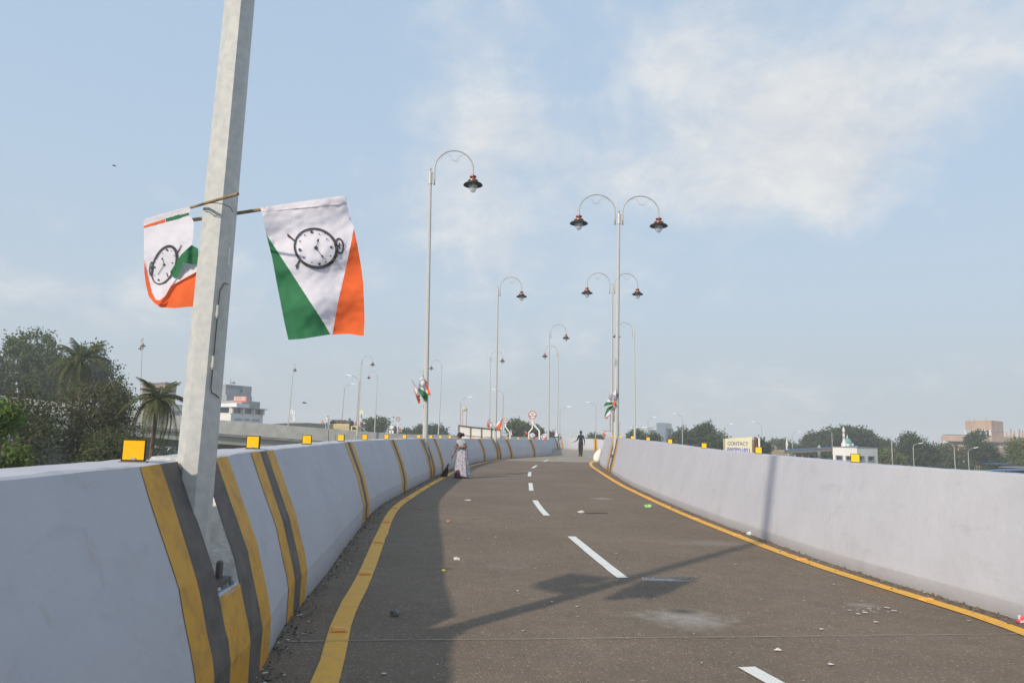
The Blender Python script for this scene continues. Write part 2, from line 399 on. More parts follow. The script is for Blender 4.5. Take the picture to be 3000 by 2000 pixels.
def ro(s_): return .26 + .20 * min(1, max(0, (s_ - rn) / 14))
tag(strip(CR, ro, .15, 0, CR.L, jit=.012, z=.008).build('edge_line', m_line), 'yellow edge line painted along the right parapet', kind='structure')
sff = CL.near((5.5, 72)); tag(strip(CL, lambda s_: -.5, .12, sff, CL.L, z=.008).build('edge_line', m_wline), 'faint pale edge line under the far wall', kind='structure')

# centre dashes
dash = Curve([g2(2290, 2010)[0:2]] + [g2(*q) for q in ((2163, 1940), (1824, 1693), (1677, 1574), (1602, 1510), (1567, 1465), (1557, 1437), (1554, 1413), (1551, 1395), (1553, 1382), (1560, 1371), (1576, 1361), (1593, 1352), (1615, 1345.5))] + [(3.9, 46.5), (6.8, 52), (9.3, 56), (13, 60), (20, 63)])
s = dash.near(g2(2163, 1940)) - 2.9; k = 0
starts = [(g2(2163, 1940), -3.0), (g2(1824, 1693), 0), (g2(1602, 1510), 0), (g2(1557, 1437), 0), (g2(1551, 1395), 0), (g2(1560, 1371), 0), (g2(1593, 1352), 0)]
ds = [dash.near(p) + o for p, o in starts]
while len(ds) < 13: ds.append(ds[-1] + 5.6)
for i, s_ in enumerate(ds):
    ln = 2.9
    strip(dash, lambda q: 0, .115, s_, min(s_ + ln, dash.L), z=.006 if i < 6 else .009, step=.3, jit=.006).build('lane_dash', m_wline)
for o in COL.objects:
    if o.name.startswith('lane_dash'): tag(o, 'white centre dash painted on the asphalt', kind='structure', group='white centre line dashes')
# chalk line across the road
cb = MB(); A = G(842, 1881); B = G(3000, 1858); vs = []
for i in range(61):
    t = i / 60; p = A.lerp(B, t); w = .002 + .007 * max(0, mnoise.noise((t * 30, 0, 3)) + .3 * (1 - t)); oy = .02 * mnoise.noise((t * 4, 5, 0))
    vs += [(p.x, p.y - w + oy, .009), (p.x, p.y + w + oy, .009)]
cb.add(vs, [(2 * i, 2 * i + 2, 2 * i + 3, 2 * i + 1) for i in range(60)])
tag(cb.build('chalk_line', mat('chalk', (.34, .32, .29), .9)), 'thin chalk line across the near road', kind='structure')

# ------------------------------------------------------------------ parapets
def interp(tab, x):
    xs = [t[0] for t in tab]; return float(np.interp(x, xs, [t[1] for t in tab]))
def wall_profile(side, h):
    if side == 'L': return [(0, 0), (.0, .24), (.02, .34), (.115, .68), (.335, h), (.36, h + .008), (.60, h + .01), (.62, h - .02), (.62, -.6)]
    return [(0, 0), (.0, .13), (.016, .20), (.115, .62), (.27, h), (.28, h + .008), (.52, h + .01), (.54, h - .02), (.54, -.6)]
def drop(C, p): return -.15 * max(0.0, p.x - (9.0 if C is CL else 6.5)) if p.y > 40 else 0.0
def wall_pt(C, side, s_, o, z):
    n = C.nrm(s_) * (1 if side == 'L' else -1); p = C.at(s_) + n * o; return Vector((p.x, p.y, z + drop(C, C.at(s_))))
def bulge(s_, i): return .006 * mnoise.noise((s_ * .8, i, 4)) if i in (2, 3) else (.012 * mnoise.noise((s_ * 2.7, i * 3, 7)) if 4 <= i <= 7 else 0.0)
def ragged(s_, i): return .006 * mnoise.noise((s_ * 1.7, i * 2, 1)) + .006 * mnoise.noise((s_ * 6, i * 3, 1)) + .004 * mnoise.noise((s_ * 19, i * 3, 1)) if 4 <= i <= 7 else 0.0
def face_rows(side, h, zmax=None):
    """profile rows of the road face, cut at height zmax, with extra rows between the bends"""
    pr = wall_profile(side, h)[:5]; out = []
    for i, (a, b) in enumerate(zip(pr, pr[1:])):
        k_ = 4 if i >= 2 else 2
        for j in range(k_): out.append((i, j / k_))
    out.append((3, 1.0)); return out
def face_pt(C, side, hf, s_, row, zmax=None, lift=.004):
    pr = wall_profile(side, hf(s_))[:5]; i, u = row
    a, b = pr[i], pr[i + 1]; o = (a[0] + bulge(s_, i)) * (1 - u) + (b[0] + bulge(s_, i + 1)) * u; z = a[1] + (b[1] - a[1]) * u + (ragged(s_, i + 1) * u if i == 3 else 0.0)
    return wall_pt(C, side, s_, o - lift, z)
NZ = .56
def build_parapet(C, side, hf, notches, stripes, label):
    root = empty('parapet', (C.at(10).x, C.at(10).y, 0), 0, label, 'parapet')
    inv = Matrix.Translation(-Vector(root.location))
    nodes = set()
    q = 0.0
    while q < C.L: nodes.add(round(q, 3)); q += .12 if q < CL.near((0, 14)) + 4 else .4
    nodes.add(C.L - .01)
    for a, b_ in notches:
        nodes = {x for x in nodes if not (a - .05 < x < a + .05 or b_ - .05 < x < b_ + .05)}; nodes |= {a, b_}
    nodes = sorted(nodes); b = MB()
    def inn(x): return any(a - 1e-4 <= x <= c + 1e-4 for a, c in notches)
    def low(x, y): m_ = (x + y) / 2; return any(a < m_ < c for a, c in notches)
    def ring(s_, lowered):
        h = hf(s_); pr = wall_profile(side, h); out = []
        if lowered:
            of = np.interp(NZ, [.24, .68], [.0, .10])
            pr = [(0, 0), (0, .24), (.03, .34), (of, NZ - .02), (of + .02, NZ), (of + .04, NZ), (.58, NZ + .02), (.62, NZ), (.62, -.6)]
        for i, (o, z) in enumerate(pr):
            if i < 4 or not lowered: o += bulge(s_, i); z += ragged(s_, i)
            out.append(wall_pt(C, side, s_, o, z))
        return out
    n = 9
    for x, y in zip(nodes, nodes[1:]):
        lw = low(x, y); r0 = ring(x, lw); r1 = ring(y, lw)
        fs = [(i, i + 1, n + i + 1, n + i) for i in range(n - 1)]
        if side == 'L': fs = [f[::-1] for f in fs]
        b.add(r0 + r1, fs)
    for a, c in notches:
        for e in (a, c):
            hi, lw = ring(e, False), ring(e, True)
            b.add(hi, [tuple(range(n))], 1)
    w = b.build('wall', [m_white, m_inner], root); w.data.transform(inv)
    me = w.data; bm = bmesh.new(); bm.from_mesh(me); bmesh.ops.remove_doubles(bm, verts=bm.verts, dist=.0005); bmesh.ops.recalc_face_normals(bm, faces=bm.faces); bm.to_mesh(me); bm.free()
    me.polygons.foreach_set('use_smooth', [True] * len(me.polygons)); me.set_sharp_from_angle(angle=R(9))
    for (a, c, kind, t1) in stripes:
        sb = MB(); vs = []; rws = face_rows(side, hf(a))
        if t1 < 1: rws = [q_ for q_ in rws if q_[0] < 2] + [(2, j / 4 * .62) for j in range(5)]
        K = len(rws) - 1
        for j, rw in enumerate(rws):
            e1 = .015 * mnoise.noise((a * 5, j * .7, 1)) + .004 * mnoise.noise((a * 9, j * 2.3, 5)); e2 = .015 * mnoise.noise((c * 5, j * .7, 2)) + .004 * mnoise.noise((c * 9, j * 2.3, 6))
            vs += [face_pt(C, side, hf, a + e1, rw), face_pt(C, side, hf, c + e2, rw)]
        fs = [(2 * j, 2 * j + 1, 2 * j + 3, 2 * j + 2) for j in range(K)]
        if side == 'R': fs = [f[::-1] for f in fs]
        sb.add(vs, fs)
        o = sb.build('yellow_stripe' if kind == 'y' else 'grey_stripe', m_yel if kind == 'y' else m_gstripe, root); o.data.transform(inv)
    return root
sY = lambda px, py, C: C.near(g2(px, py))
hL_tab = [(0, 1.19), (sY(839, 1824, CL), 1.22), (sY(1100, 1492, CL), 1.21), (sY(1256, 1404, CL), 1.20), (sY(1417, 1351, CL), 1.13), (sY(1567, 1338.5, CL), 1.11), (CL.near((3.3, 57)), 1.11), (CL.near((6.6, 72.8)), 1.17), (CL.L, 1.17)]
hR_tab = [(0, 1.15), (sY(3000, 1821, CR), 1.16), (sY(2463, 1659, CR), 1.16), (sY(2018, 1497, CR), 1.21), (sY(1880, 1437, CR), 1.30), (sY(1788, 1383.5, CR), 1.37), (CR.near((5.55, 42.5)), 1.38), (CR.near((13, 57)), 1.2), (CR.L, 1.2)]
hL = lambda s_: interp(hL_tab, s_); hR = lambda s_: interp(hR_tab, s_)

def s_at(C, px, D):
    """arc position where the foot of the wall passes the column px near distance D"""
    best = None
    for i, p in enumerate(C.p):
        if abs(p.y - D) < max(4, D * .3):
            v = Vector((p.x, p.y, 0)) - CAM; l = RM.transposed() @ v; e = abs(1500 + F * l.x / -l.z - px)
            if best is None or e < best[0]: best = (e, i)
    i = best[1]; g_ = [(abs(1500 + F * (RM.transposed() @ (Vector((*C.at(C.s[i] + t), 0)) - CAM)).x / -(RM.transposed() @ (Vector((*C.at(C.s[i] + t), 0)) - CAM)).z - px), C.s[i] + t) for t in [k_ * .02 - .4 for k_ in range(41)]]
    return min(g_)[1]
def triple_px(C, px, W, D):
    a, b_ = sorted((s_at(C, px - W / 2, D), s_at(C, px + W / 2, D))); w = (b_ - a) / 3
    return [(a, a + w, 'y', 1.0), (a + w, a + 2 * w, 'g', 1.0), (a + 2 * w, b_, 'y', 1.0)]
def notch_px(C, px, W, D, nw=.5):
    a, b_ = sorted((s_at(C, px - W / 2, D), s_at(C, px + W / 2, D))); m_ = (a + b_) / 2; h_ = min((b_ - a) / 10, nw); w = ((b_ - a) / 2 - h_) / 2
    return m_, (m_ - h_, m_ + h_), [(m_ - h_ - 2 * w, m_ - h_ - w, 'y', 1.0), (m_ - h_ - w, m_ - h_, 'g', 1.0), (m_ - h_, m_ + h_, 'y', .43), (m_ + h_, m_ + h_ + w, 'g', 1.0), (m_ + h_ + w, m_ + h_ + 2 * w, 'y', 1.0)]
pole1_s = CL.near((-1.40, 3.72))
def s_face(px, py):
    """arc position where the left wall face is seen at this pixel (near part, middle of the face)"""
    best = None
    q_ = 0.0
    while q_ < 16:
        v = wall_pt(CL, 'L', q_, .095 + .24 * .49, .95); e = abs(proj(v)[0] - px)
        if v.y > .8 and (best is None or e < best[0]): best = (e, q_)
        q_ += .01
    return best[1]
E1 = [s_face(x_, 1518) for x_ in (472, 527, 579, 644, 682, 713)]
nlist = [((E1[2] + E1[3]) / 2, (E1[2], E1[3]), [(E1[0], E1[1], 'y', 1.0), (E1[1], E1[2], 'g', 1.0), (E1[2], E1[3], 'y', .43), (E1[3], E1[4], 'g', 1.0), (E1[4], E1[5], 'y', 1.0)]),
         notch_px(CL, 1266, 20, 23), notch_px(CL, 1462.5, 17.5, 40)]
m4 = CL.near((3.3, 58.5)); nlist.append((m4, (m4 - .2, m4 + .2), []))
nlist.append(notch_px(CL, 1640, 21, 71))
pole1_s = nlist[0][0]
nl = [q[0] for q in nlist]
stl = [x for q in nlist for x in q[2]]
for px_, W, D_ in ((866, 56, 5.2), (1071, 19, 11), (1184, 14.5, 17), (1296, 9.4, 27), (1420, 8.5, 37), (1498, 9.5, 43), (1566, 9, 47), (1623.5, 3.5, 50.6), (1745, 11, 73)): stl += triple_px(CL, px_, W, D_)
nR = notch_px(CR, 1785, 17, 28); nr = [nR[0]]
PAR_L = build_parapet(CL, 'L', hL, [q[1] for q in nlist], stl, 'white parapet in shade with yellow and grey stripes, curving off to the far bend')
PAR_R = build_parapet(CR, 'R', hR, [nR[1]], nR[2], 'sunlit plain white parapet with rust streaks, on the outer side by the billboard')

# pedestals inside notches are the lowered wall; road stones, gravel along walls come later
# ------------------------------------------------------------------ lamps
ARCH_R = .66
def arm_path():
    pts = [(.14, 0, 9.22), (.14, 0, 9.5)]
    for i in range(17):
        a = math.pi * (1 - i / 16); pts.append((.80 + ARCH_R * math.cos(a), 0, 9.79 + ARCH_R * math.sin(a)))
    pts += [(1.46, 0, 9.6), (1.46, 0, 9.54)]; return pts
OCT = R(28 - 90)
def mk_lamp_meshes():
    d = {}
    b = MB(); n = 8; zs = [-.05, 2.5, 5, 7.5, 9.25]
    prof = [(.099, 0.0), (.083, 2.5), (.070, 5), (.059, 7.5), (.050, 9.25)]
    vs = [(r * math.cos(OCT + 2 * math.pi * j / n), r * math.sin(OCT + 2 * math.pi * j / n), z) for r, z in prof for j in range(n)]
    fs = [(i * n + j, i * n + (j + 1) % n, (i + 1) * n + (j + 1) % n, (i + 1) * n + j) for i in range(4) for j in range(n)] + [tuple(range(7, -1, -1)), tuple(range(32, 40))]
    b.add(vs, fs); d['pole'] = b.mesh('pole', m_galv)
    b = MB(); b.lathe([(.066, 9.25), (.066, 9.68), (.03, 9.70)], 8); d['sleeve'] = b.mesh('sleeve', m_galv)
    b = MB(); b.lathe([(.012, 9.70), (.012, 9.745), (.03, 9.76), (.042, 9.795), (.03, 9.83), (.002, 9.845)], 10); d['finial'] = b.mesh('finial', m_galv, True)
    b = MB(); b.tube(arm_path(), .024, 8); d['arm'] = b.mesh('arm', m_galvfar, True)
    b = MB(); b.tube([(.03, 0, 0), (.14, 0, 0)], .010, 5); d['bracket'] = b.mesh('bracket', m_galv)
    b = MB()
    for sgn, cx, cz in ((1, .66, 10.0), (-1, 1.02, 9.98)):
        pts = []
        for i in range(22):
            t = i / 21
            if t < .5: a = math.pi * (1.0 - t * 2 * .85); r = .20; pts.append((cx - sgn * .12 + sgn * r * math.cos(a) * 1.0, 0, cz + .12 + r * math.sin(a)))
            else:
                a = math.pi * .15 - (t - .5) * 2 * math.pi * 1.15; r = .10 * (1 - .3 * (t - .5)); x0 = cx - sgn * .12 + sgn * .178 ; pts.append((x0 + sgn * (.09 - r * math.cos(a + math.pi * .0)) , 0, cz + .12 + .09 + r * math.sin(a) - .045))
        b.tube(pts, .006, 4)
    d['scroll'] = b.mesh('scroll', m_galvfar)
    b = MB(); b.lathe([(.02, 9.60), (.03, 9.555), (.095, 9.55), (.115, 9.53), (.115, 9.495), (.075, 9.47), (.07, 9.43), (.13, 9.42), (.175, 9.39), (.18, 9.32)], 20); d['lamp_cap'] = b.mesh('lamp_cap', m_copper, True)
    b = MB(); b.lathe([(.18, 9.325), (.23, 9.30), (.30, 9.265), (.335, 9.22), (.325, 9.215), (.28, 9.24), (.19, 9.27), (.13, 9.28)], 24, cap=False); d['lamp_shade'] = b.mesh('lamp_shade', m_black, True)
    b = MB(); b.lathe([(.148, 9.275), (.155, 9.21), (.145, 9.13), (.11, 9.04), (.055, 8.97), (.002, 8.955)], 18, cap=False); d['lamp_globe'] = b.mesh('lamp_globe', m_glassy, True)
    b = MB(); b.lathe([(.05, 9.275), (.05, 9.18), (.03, 9.10), (.002, 9.085)], 10); d['bulb'] = b.mesh('bulb', m_signw, True)
    b = MB(); b.box((0, 0, .0), (.34, .34, .025)); 
    for x in (-.12, .12):
        for y in (-.12, .12): b.lathe([(.02, .0), (.02, .09), (.012, .10)], 6, (x, y, 0))
    d['base_plate'] = b.mesh('base_plate', m_steel)
    return d
LM = mk_lamp_meshes()
for k_ in ('arm', 'bracket', 'scroll'): pass
def ornate_lamp(loc, angles, label, group, tilt=0.0, scale=1.0, arc=True):
    root = empty('street_lamp', loc, 0, label, 'street lamp', group)
    root.rotation_euler = (0, tilt, 0); root.scale = (scale,) * 3
    me_obj('pole', LM['pole'], root); me_obj('sleeve', LM['sleeve'], root); me_obj('finial', LM['finial'], root)
    if arc: me_obj('base_plate', LM['base_plate'], root)
    for a in angles:
        arm = me_obj('arm', LM['arm'], root); arm.rotation_euler = (0, 0, a)
        [me_obj('bracket', LM['bracket'], arm, (0, 0, z_)) for z_ in (9.28, 9.40, 9.52, 9.62)]; me_obj('scroll', LM['scroll'], arm)
        cap = me_obj('lamp_head', LM['lamp_cap'], root); cap.rotation_euler = (0, 0, a); cap.location = (1.46 * math.cos(a), 1.46 * math.sin(a), 0)
        me_obj('lamp_shade', LM['lamp_shade'], cap); me_obj('lamp_globe', LM['lamp_globe'], cap); me_obj('bulb', LM['bulb'], cap)
    return root
def lamp_at(px_top, py_arch, D, angles, label, group, px_base=None, py_base=1275, z0=None, tilt=None):
    """place by the top of its arch; the foot may lean as in the photograph"""
    top = P(px_top, py_arch, D); z0 = top.z - 10.45 if z0 is None else z0
    sc_ = (top.z - z0) / 10.45
    bx = top.x
    if px_base is not None: bx = P(px_base, py_base, D).x
    tl = math.atan2(top.x - bx, top.z - z0)
    return ornate_lamp((bx, D, z0), angles, label, group, tl, sc_)
GL = 'ornate street lamps along the ramp'
# near pole: its arm is above the frame
D1_ = 3.80; pa_, pb__ = P(578, 1339, D1_), P(703, 0, D1_); TILT1 = math.atan2(pb__.x - pa_.x, pb__.z - pa_.z)
p1 = Vector((pa_.x - math.tan(TILT1) * (pa_.z - NZ), D1_))
LAMP1 = ornate_lamp((p1.x, p1.y, NZ + .03), [0.0], 'nearest galvanised lamp post, standing in the parapet notch with two flags tied on', GL, tilt=TILT1)
LAMP1.location.z = NZ + .04
def _unused(): pass
def notch_xy(C, side, s_): n_ = C.nrm(s_) * (1 if side == 'L' else -1); return C.at(s_) + n_ * .26
def lamp_notch(C, side, s_, angles, label, tilt, top_z=10.5, zoff=NZ + .03):
    q = notch_xy(C, side, s_); scl = (top_z - zoff) / 10.45
    return ornate_lamp((q.x, q.y, zoff), angles, label, GL, tilt, scl)
LAMP2 = lamp_notch(CL, 'L', nl[1], [0.0], 'tall single arm lamp rising beside the sweeping woman', R(-1.2), 10.62)
LAMP3 = lamp_notch(CL, 'L', nl[2], [0.0], 'single arm lamp on the left parapet near the 25 speed sign', R(-.6), 10.35)
LAMP4 = lamp_notch(CL, 'L', nl[3], [0.0], 'single arm lamp where the left parapet slips from view', R(-.5))
LAMP5 = lamp_notch(CL, 'L', nl[4], [math.pi], 'lamp standing in the striped notch of the far sunlit wall', R(0))
q = notch_xy(CR, 'R', nr[0])
LAMPA = ornate_lamp((q.x, q.y, NZ + .03), [0.0, math.pi], 'nearer double arm lamp post on the right parapet with flags tied low', GL, R(.35), (11.6 - NZ) / 10.45)
LAMPA.scale.x *= 1.10; LAMPA.scale.y *= 1.10
tA = lamp_at(1794, 800, 39.5, [0.0, math.pi], 'farther double arm lamp post behind the first one on the right', GL, px_base=1792, z0=.4)
tC = lamp_at(1858, 945, 57, [math.pi], 'farther single arm lamp reaching left past the double arm posts', GL, px_base=1860, z0=.4)
GL2 = 'ornate street lamps of the neighbouring ramp'
lamp_at(417, 990, 112, [R(122), R(-58)], 'far lamp post seen edge-on behind the palm and trees', GL2, px_base=404, z0=2.2)
lamp_at(861, 1064, 112, [R(-62)], 'far lamp post seen edge-on right of the white building', GL2, px_base=842, z0=1.2)
lamp_at(1060, 1040, 73.2, [0.0], 'lamp post beside the truck cab with its arm to the right', GL2, px_base=1046, z0=.75)
lamp_at(1107, 1086, 116, [R(175)], 'lamp post above the bushy tree with its arm to the left', GL2, px_base=1097, z0=.8)
lamp_at(1296, 1055, 101, [math.pi], 'lamp post right behind the flagged lamp, arm to the left', GL2, px_base=1284, z0=.8)
lamp_at(1436, 1028, 86, [0.0], 'slim lamp post just left of the one near the 25 sign', GL2, px_base=1434, z0=.6)

# simple white street lights
def mk_light():
    b = MB(); b.tube([(0, 0, -6), (0, 0, 8)], [.10, .06], 8); d = {'pole': b.mesh('pole', m_galvfar)}
    b = MB(); b.tube([(0, 0, 7.9), (.10, 0, 8.25), (.7, 0, 8.6), (1.1, 0, 8.68)], .035, 6); d['arm'] = b.mesh('arm', m_galvfar)
    b = MB(); b.add([(1.05, -.13, 8.62), (1.75, -.11, 8.76), (1.75, .11, 8.76), (1.05, .13, 8.62), (1.05, -.08, 8.74), (1.72, -.06, 8.83), (1.72, .06, 8.83), (1.05, .08, 8.74)],
                    [(0, 3, 2, 1), (4, 5, 6, 7), (0, 1, 5, 4), (1, 2, 6, 5), (2, 3, 7, 6), (3, 0, 4, 7)]); d['lamp_head'] = b.mesh('lamp_head', m_signw)
    return d
SM = mk_light()
def road_light(px, py, D, a, label, scale=1.0, group='plain street lights of the roads beyond', tilt=0.0):
    t = P(px, py, D); s_ = scale
    root = empty('street_light', (t.x, D, t.z - 8.2 * s_), 0, label, 'street light', group); root.scale = (s_,) * 3; root.rotation_euler = (0, tilt, 0)
    for k_ in ('pole', 'arm', 'lamp_head'):
        o = me_obj(k_, SM[k_], root)
        o.rotation_euler = (0, 0, a)
    return root
PI = math.pi
road_light(1006, 1133, 110, 0, 'grey street light rising behind the tarpaulin roll of the truck', 1.0, tilt=R(1.2))
road_light(1050, 1112, 96, PI, 'street light hugging the left side of the lamp beside the truck', 1.0, tilt=R(.9))
road_light(1350, 1172, 110, 0, 'street light just left of the far water tower', 1.0)
road_light(1473, 1153, 100, PI, 'street light between the near left lamps with its head to the left', 1.0, tilt=R(.8))
road_light(1641, 1200, 115, 0, 'short street light tucked behind the far wall lamp', 1.0)
road_light(1746, 1188, 120, PI, 'thin street light above the walking man to his right', 1.0)
road_light(1898, 1229, 125, 0, 'street light before the round trees, left of the blue tower', .85)
road_light(1999, 1221, 115, PI, 'street light standing in front of the twin round trees', .9)
road_light(2122, 1249, 130, 0, 'street light at the left edge of the contact hoarding', .9)
road_light(2231, 1245, 110, PI, 'street light rising behind the reflector right of the hoarding', .9)
road_light(2321, 1271, 130, 0, 'street light over the yellow building with its head to the right', .9)
road_light(2437, 1266, 130, PI, 'street light rising over the left end of the white mosque block', .9)
road_light(2506, 1290, 150, 0, 'short street light right of the teal dome', .7)
road_light(2675, 1306, 105, 0, 'street light before the green weeping tree', .8)
road_light(2795, 1304, 95, PI, 'street light before the olive trees, head to the left', .8)
road_light(2836, 1319, 100, 0, 'street light before the dark tree under the pink building', .8)
road_light(2807, 1357, 120, 0, 'lowest street light, its head just above the right parapet', .7)
road_light(2948, 1317, 115, PI, 'street light at the yellow green tree near the right edge', .8)
t = P(2612, 1290, 110); b = MB(); b.tube([(0, 0, -14), (0, 0, 0)], [.12, .07], 8)
tag(b.build('utility_pole', m_galvfar, loc=t), 'bare grey pole without a lamp right of the white mosque block', 'pole')

# ------------------------------------------------------------------ near pole details (hatch, hinges, cable, label, wire tie)
def pole_face(z, ang, r_extra=0.0):
    """point on the near pole's surface at world height z and azimuth ang from -Y towards +X"""
    h = z - LAMP1.location.z; r = float(np.interp(h, [0, 2.5, 5], [.099, .083, .070]))
    # octagon: vertices at 28 deg + 45 k
    a0 = (ang - 28) % 45 - 22.5; rr = r * math.cos(R(22.5)) / math.cos(R(a0)) + r_extra
    x = LAMP1.location.x + math.tan(TILT1) * h + rr * math.sin(R(ang)); y = LAMP1.location.y - rr * math.cos(R(ang)); return Vector((x, y, z))
inv1 = (Matrix.Translation(LAMP1.location) @ Matrix.Rotation(TILT1, 4, 'Y')).inverted()
b = MB(); a_c = 84; vs = []
zz = [1.60, 2.13]
pts = []
for (z_, a_) in ((1.60, 62), (2.10, 62), (2.14, 68), (2.16, 78)): pts.append(pole_face(z_, a_, .004))
b.tube([pole_face(2.155, 72, .010), pole_face(2.16, 58, .010), pole_face(2.11, 45, .010), pole_face(2.03, 44, .010)], .0028, 5)
b.tube([pole_face(1.97, 44, .012), pole_face(1.85, 44, .010), pole_face(1.76, 44, .012)], .0030, 5)
b.tube([pole_face(1.70, 44, .010), pole_face(1.60, 44, .010), pole_face(1.575, 48, .010), pole_face(1.565, 62, .010), pole_face(1.55, 74, .010)], .0030, 5)
o = b.build('wire', m_black, LAMP1); o.data.transform(inv1)
for zc_ in (2.00, 1.73):
    b = MB(); p0 = pole_face(zc_ - .035, 44, .010); p1_ = pole_face(zc_ + .035, 44, .010)
    b.tube([p0, p0.lerp(p1_, .12), p0.lerp(p1_, .14), p0.lerp(p1_, .48), p0.lerp(p1_, .5), p1_], [.006, .007, .010, .010, .0085, .0085], 10)
    o = b.build('hinge', m_galvfar, LAMP1); o.data.transform(inv1)
b = MB(); b.quad(pole_face(2.26, 68, .003), pole_face(2.26, 72, .003), pole_face(2.36, 72, .003), pole_face(2.36, 68, .003)); o = b.build('sticker', m_signw, LAMP1); o.data.transform(inv1)

# ------------------------------------------------------------------ amber reflectors and road studs
ORD = 'first second third fourth fifth sixth seventh eighth ninth tenth eleventh twelfth thirteenth fourteenth'.split()
def s_top(C, side, hf, px, ylo, yhi, off=.44):
    best = None; q = 0
    while q < C.L:
        v = wall_pt(C, side, q, off, hf(q))
        if ylo < v.y < yhi:
            e = abs(proj(v)[0] - px)
            if best is None or e < best[0]: best = (e, q)
        q += .05
    return best[1]
def mk_refl():
    d = {}
    b = MB(); b.box((0, -.004, .052), (.104, .034, .104)); d['housing'] = b.mesh('housing', m_black)
    b = MB(); b.box((0, -.0235, .053), (.090, .006, .090)); d['reflector_plate'] = b.mesh('reflector_plate', m_amber)
    b = MB(); b.box((0, -.0285, .0125), (.020, .006, .010)); d['latch'] = b.mesh('latch', m_galvfar)
    b = MB(); b.box((0, .0, -.004), (.12, .07, .010)); d['foot'] = b.mesh('foot', m_dkgrey)
    return d
RF = mk_refl()
def reflector(C, side, hf, s_, label, group, rz=0.0, sc_=1.0):
    v = wall_pt(C, side, s_, .44 if side == 'L' else .36, hf(s_) + .012)
    root = empty('reflector', v, (rz + math.atan2(-v.x, v.y)) if v.y < 45 else rz, label, 'reflector', group); root.scale = (sc_,) * 3
    for k_, m_ in RF.items(): me_obj(k_, m_, root)
refl_l = [392, 742, 898.5, 999, 1068, 1132, 1185, 1227, 1262, 1290, 1318, 1384, 1417, 1484, 1518, 1550, 1600]
lab_l = {0: 'largest amber reflector, on the parapet left of the near lamp post', 1: 'amber reflector just above the first yellow grey yellow stripes', 2: 'amber reflector between the second block and the truck, third along the left parapet', 3: 'amber reflector straight below the truck, fourth along the left parapet',
         4: 'amber reflector left of the third striped band, fifth from the near post', 5: 'amber reflector over the third striped band on the left parapet', 6: 'amber reflector midway between the third striped band and the flagged lamp post',
         9: 'small amber reflector second to the right of the flagged lamp post', 10: 'small amber reflector just left of the sweeping woman', 12: 'small amber reflector just left of the post near the 25 sign', 13: 'small amber reflector first right of the post near the 25 sign',
         14: 'small amber reflector between the 25 sign and the go slow sign', 15: 'small amber reflector at the foot of the go slow sign posts', 16: 'last small amber reflector before the left parapet slips from view',
         7: 'small amber reflector touching the flagged lamp post on its left', 8: 'small amber reflector touching the flagged lamp post on its right', 11: 'small amber reflector right of the sweeping woman under the white hoarding'}
for i, px in enumerate(refl_l):
    s_ = s_top(CL, 'L', hL, px, 1, 52)
    reflector(CL, 'L', hL, s_, lab_l.get(i, 'small amber reflector block in the row atop the left parapet'), 'amber reflectors on the left parapet', R(random.uniform(-7, 7) - 6), 1.0)
refl_r = [1782, 1818, 1852.6, 1898.5, 1963, 2063, 2224, 2505]
lab_r = {7: 'largest amber reflector on the right parapet, before the white mosque block', 6: 'amber reflector on the right parapet beside the contact hoarding', 5: 'amber reflector on the right parapet, left of the contact hoarding', 4: 'amber reflector on the right parapet before the twin round trees',
         3: 'amber reflector on the right parapet before the blue tower', 2: 'amber reflector on the right parapet, second right of the double arm post', 1: 'amber reflector on the right parapet, first right of the double arm post', 0: 'amber reflector on the right parapet, just left of the double arm post'}
for i, px in enumerate(refl_r):
    s_ = s_top(CR, 'R', hR, px, 4, 33, .36)
    reflector(CR, 'R', hR, s_, lab_r[i], 'amber reflectors on the right parapet', R(random.uniform(-7, 7)))
q0 = CL.near((6.6, 72.8))
for k_ in range(6): reflector(CL, 'L', hL, q0 + k_ * 3.9, '%s tiny amber reflector from the left atop the far sunlit wall' % ORD[k_], 'amber reflectors on the far wall', 0, 1.6)
q0 = CR.near((6.3, 45))
for k_ in range(4): reflector(CR, 'R', hR, q0 + k_ * 2.3, '%s tiny amber reflector from the left where the right parapet turns away' % ORD[k_], 'amber reflectors on the right parapet bend', 0, 1.3)

b = MB(); b.add([(-.06, -.045, 0), (.06, -.045, 0), (.06, .045, 0), (-.06, .045, 0), (-.045, -.02, .018), (.045, -.02, .018), (.045, .02, .018), (-.045, .02, .018)],
                [(3, 2, 1, 0), (4, 5, 6, 7), (0, 1, 5, 4), (1, 2, 6, 5), (2, 3, 7, 6), (3, 0, 4, 7)]); stud_me = b.mesh('road_stud', mat('stud_yellow', (.75, .38, .06), .4))
b = MB(); b.add([(-.045, -.047, .003), (.045, -.047, .003), (.04, -.024, .017), (-.04, -.024, .017)], [(0, 1, 2, 3)]); stud_r = b.mesh('lens', mat('stud_lens', (.85, .32, .06), .3))
def studs(C, offf, s0, s1, side, grp, lab):
    q = s0; k_ = 0
    while q < s1:
        n_ = C.nrm(q); p = C.at(q) + n_ * offf(q); d_ = C.dir(q)
        o = empty('road_stud', (p.x, p.y, .008), math.atan2(-d_.x, d_.y), (lab[k_] if k_ < len(lab) - 1 else '%s yellow stud from the camera along the %s edge line' % (ORD[k_], 'left' if side == 'L' else 'right')), 'road stud', grp)
        me_obj('body', stud_me, o); me_obj('lens', stud_r, o); q += 2.05; k_ += 1
studs(CL, lo, CL.near((-1.8, 5.15)), CL.near((-2.6, 26)), 'L', 'studs on the left yellow line', ['nearest yellow stud on the left edge line', 'second yellow stud on the left edge line, before the tall striped band', 'yellow stud set in the curving left edge line'])
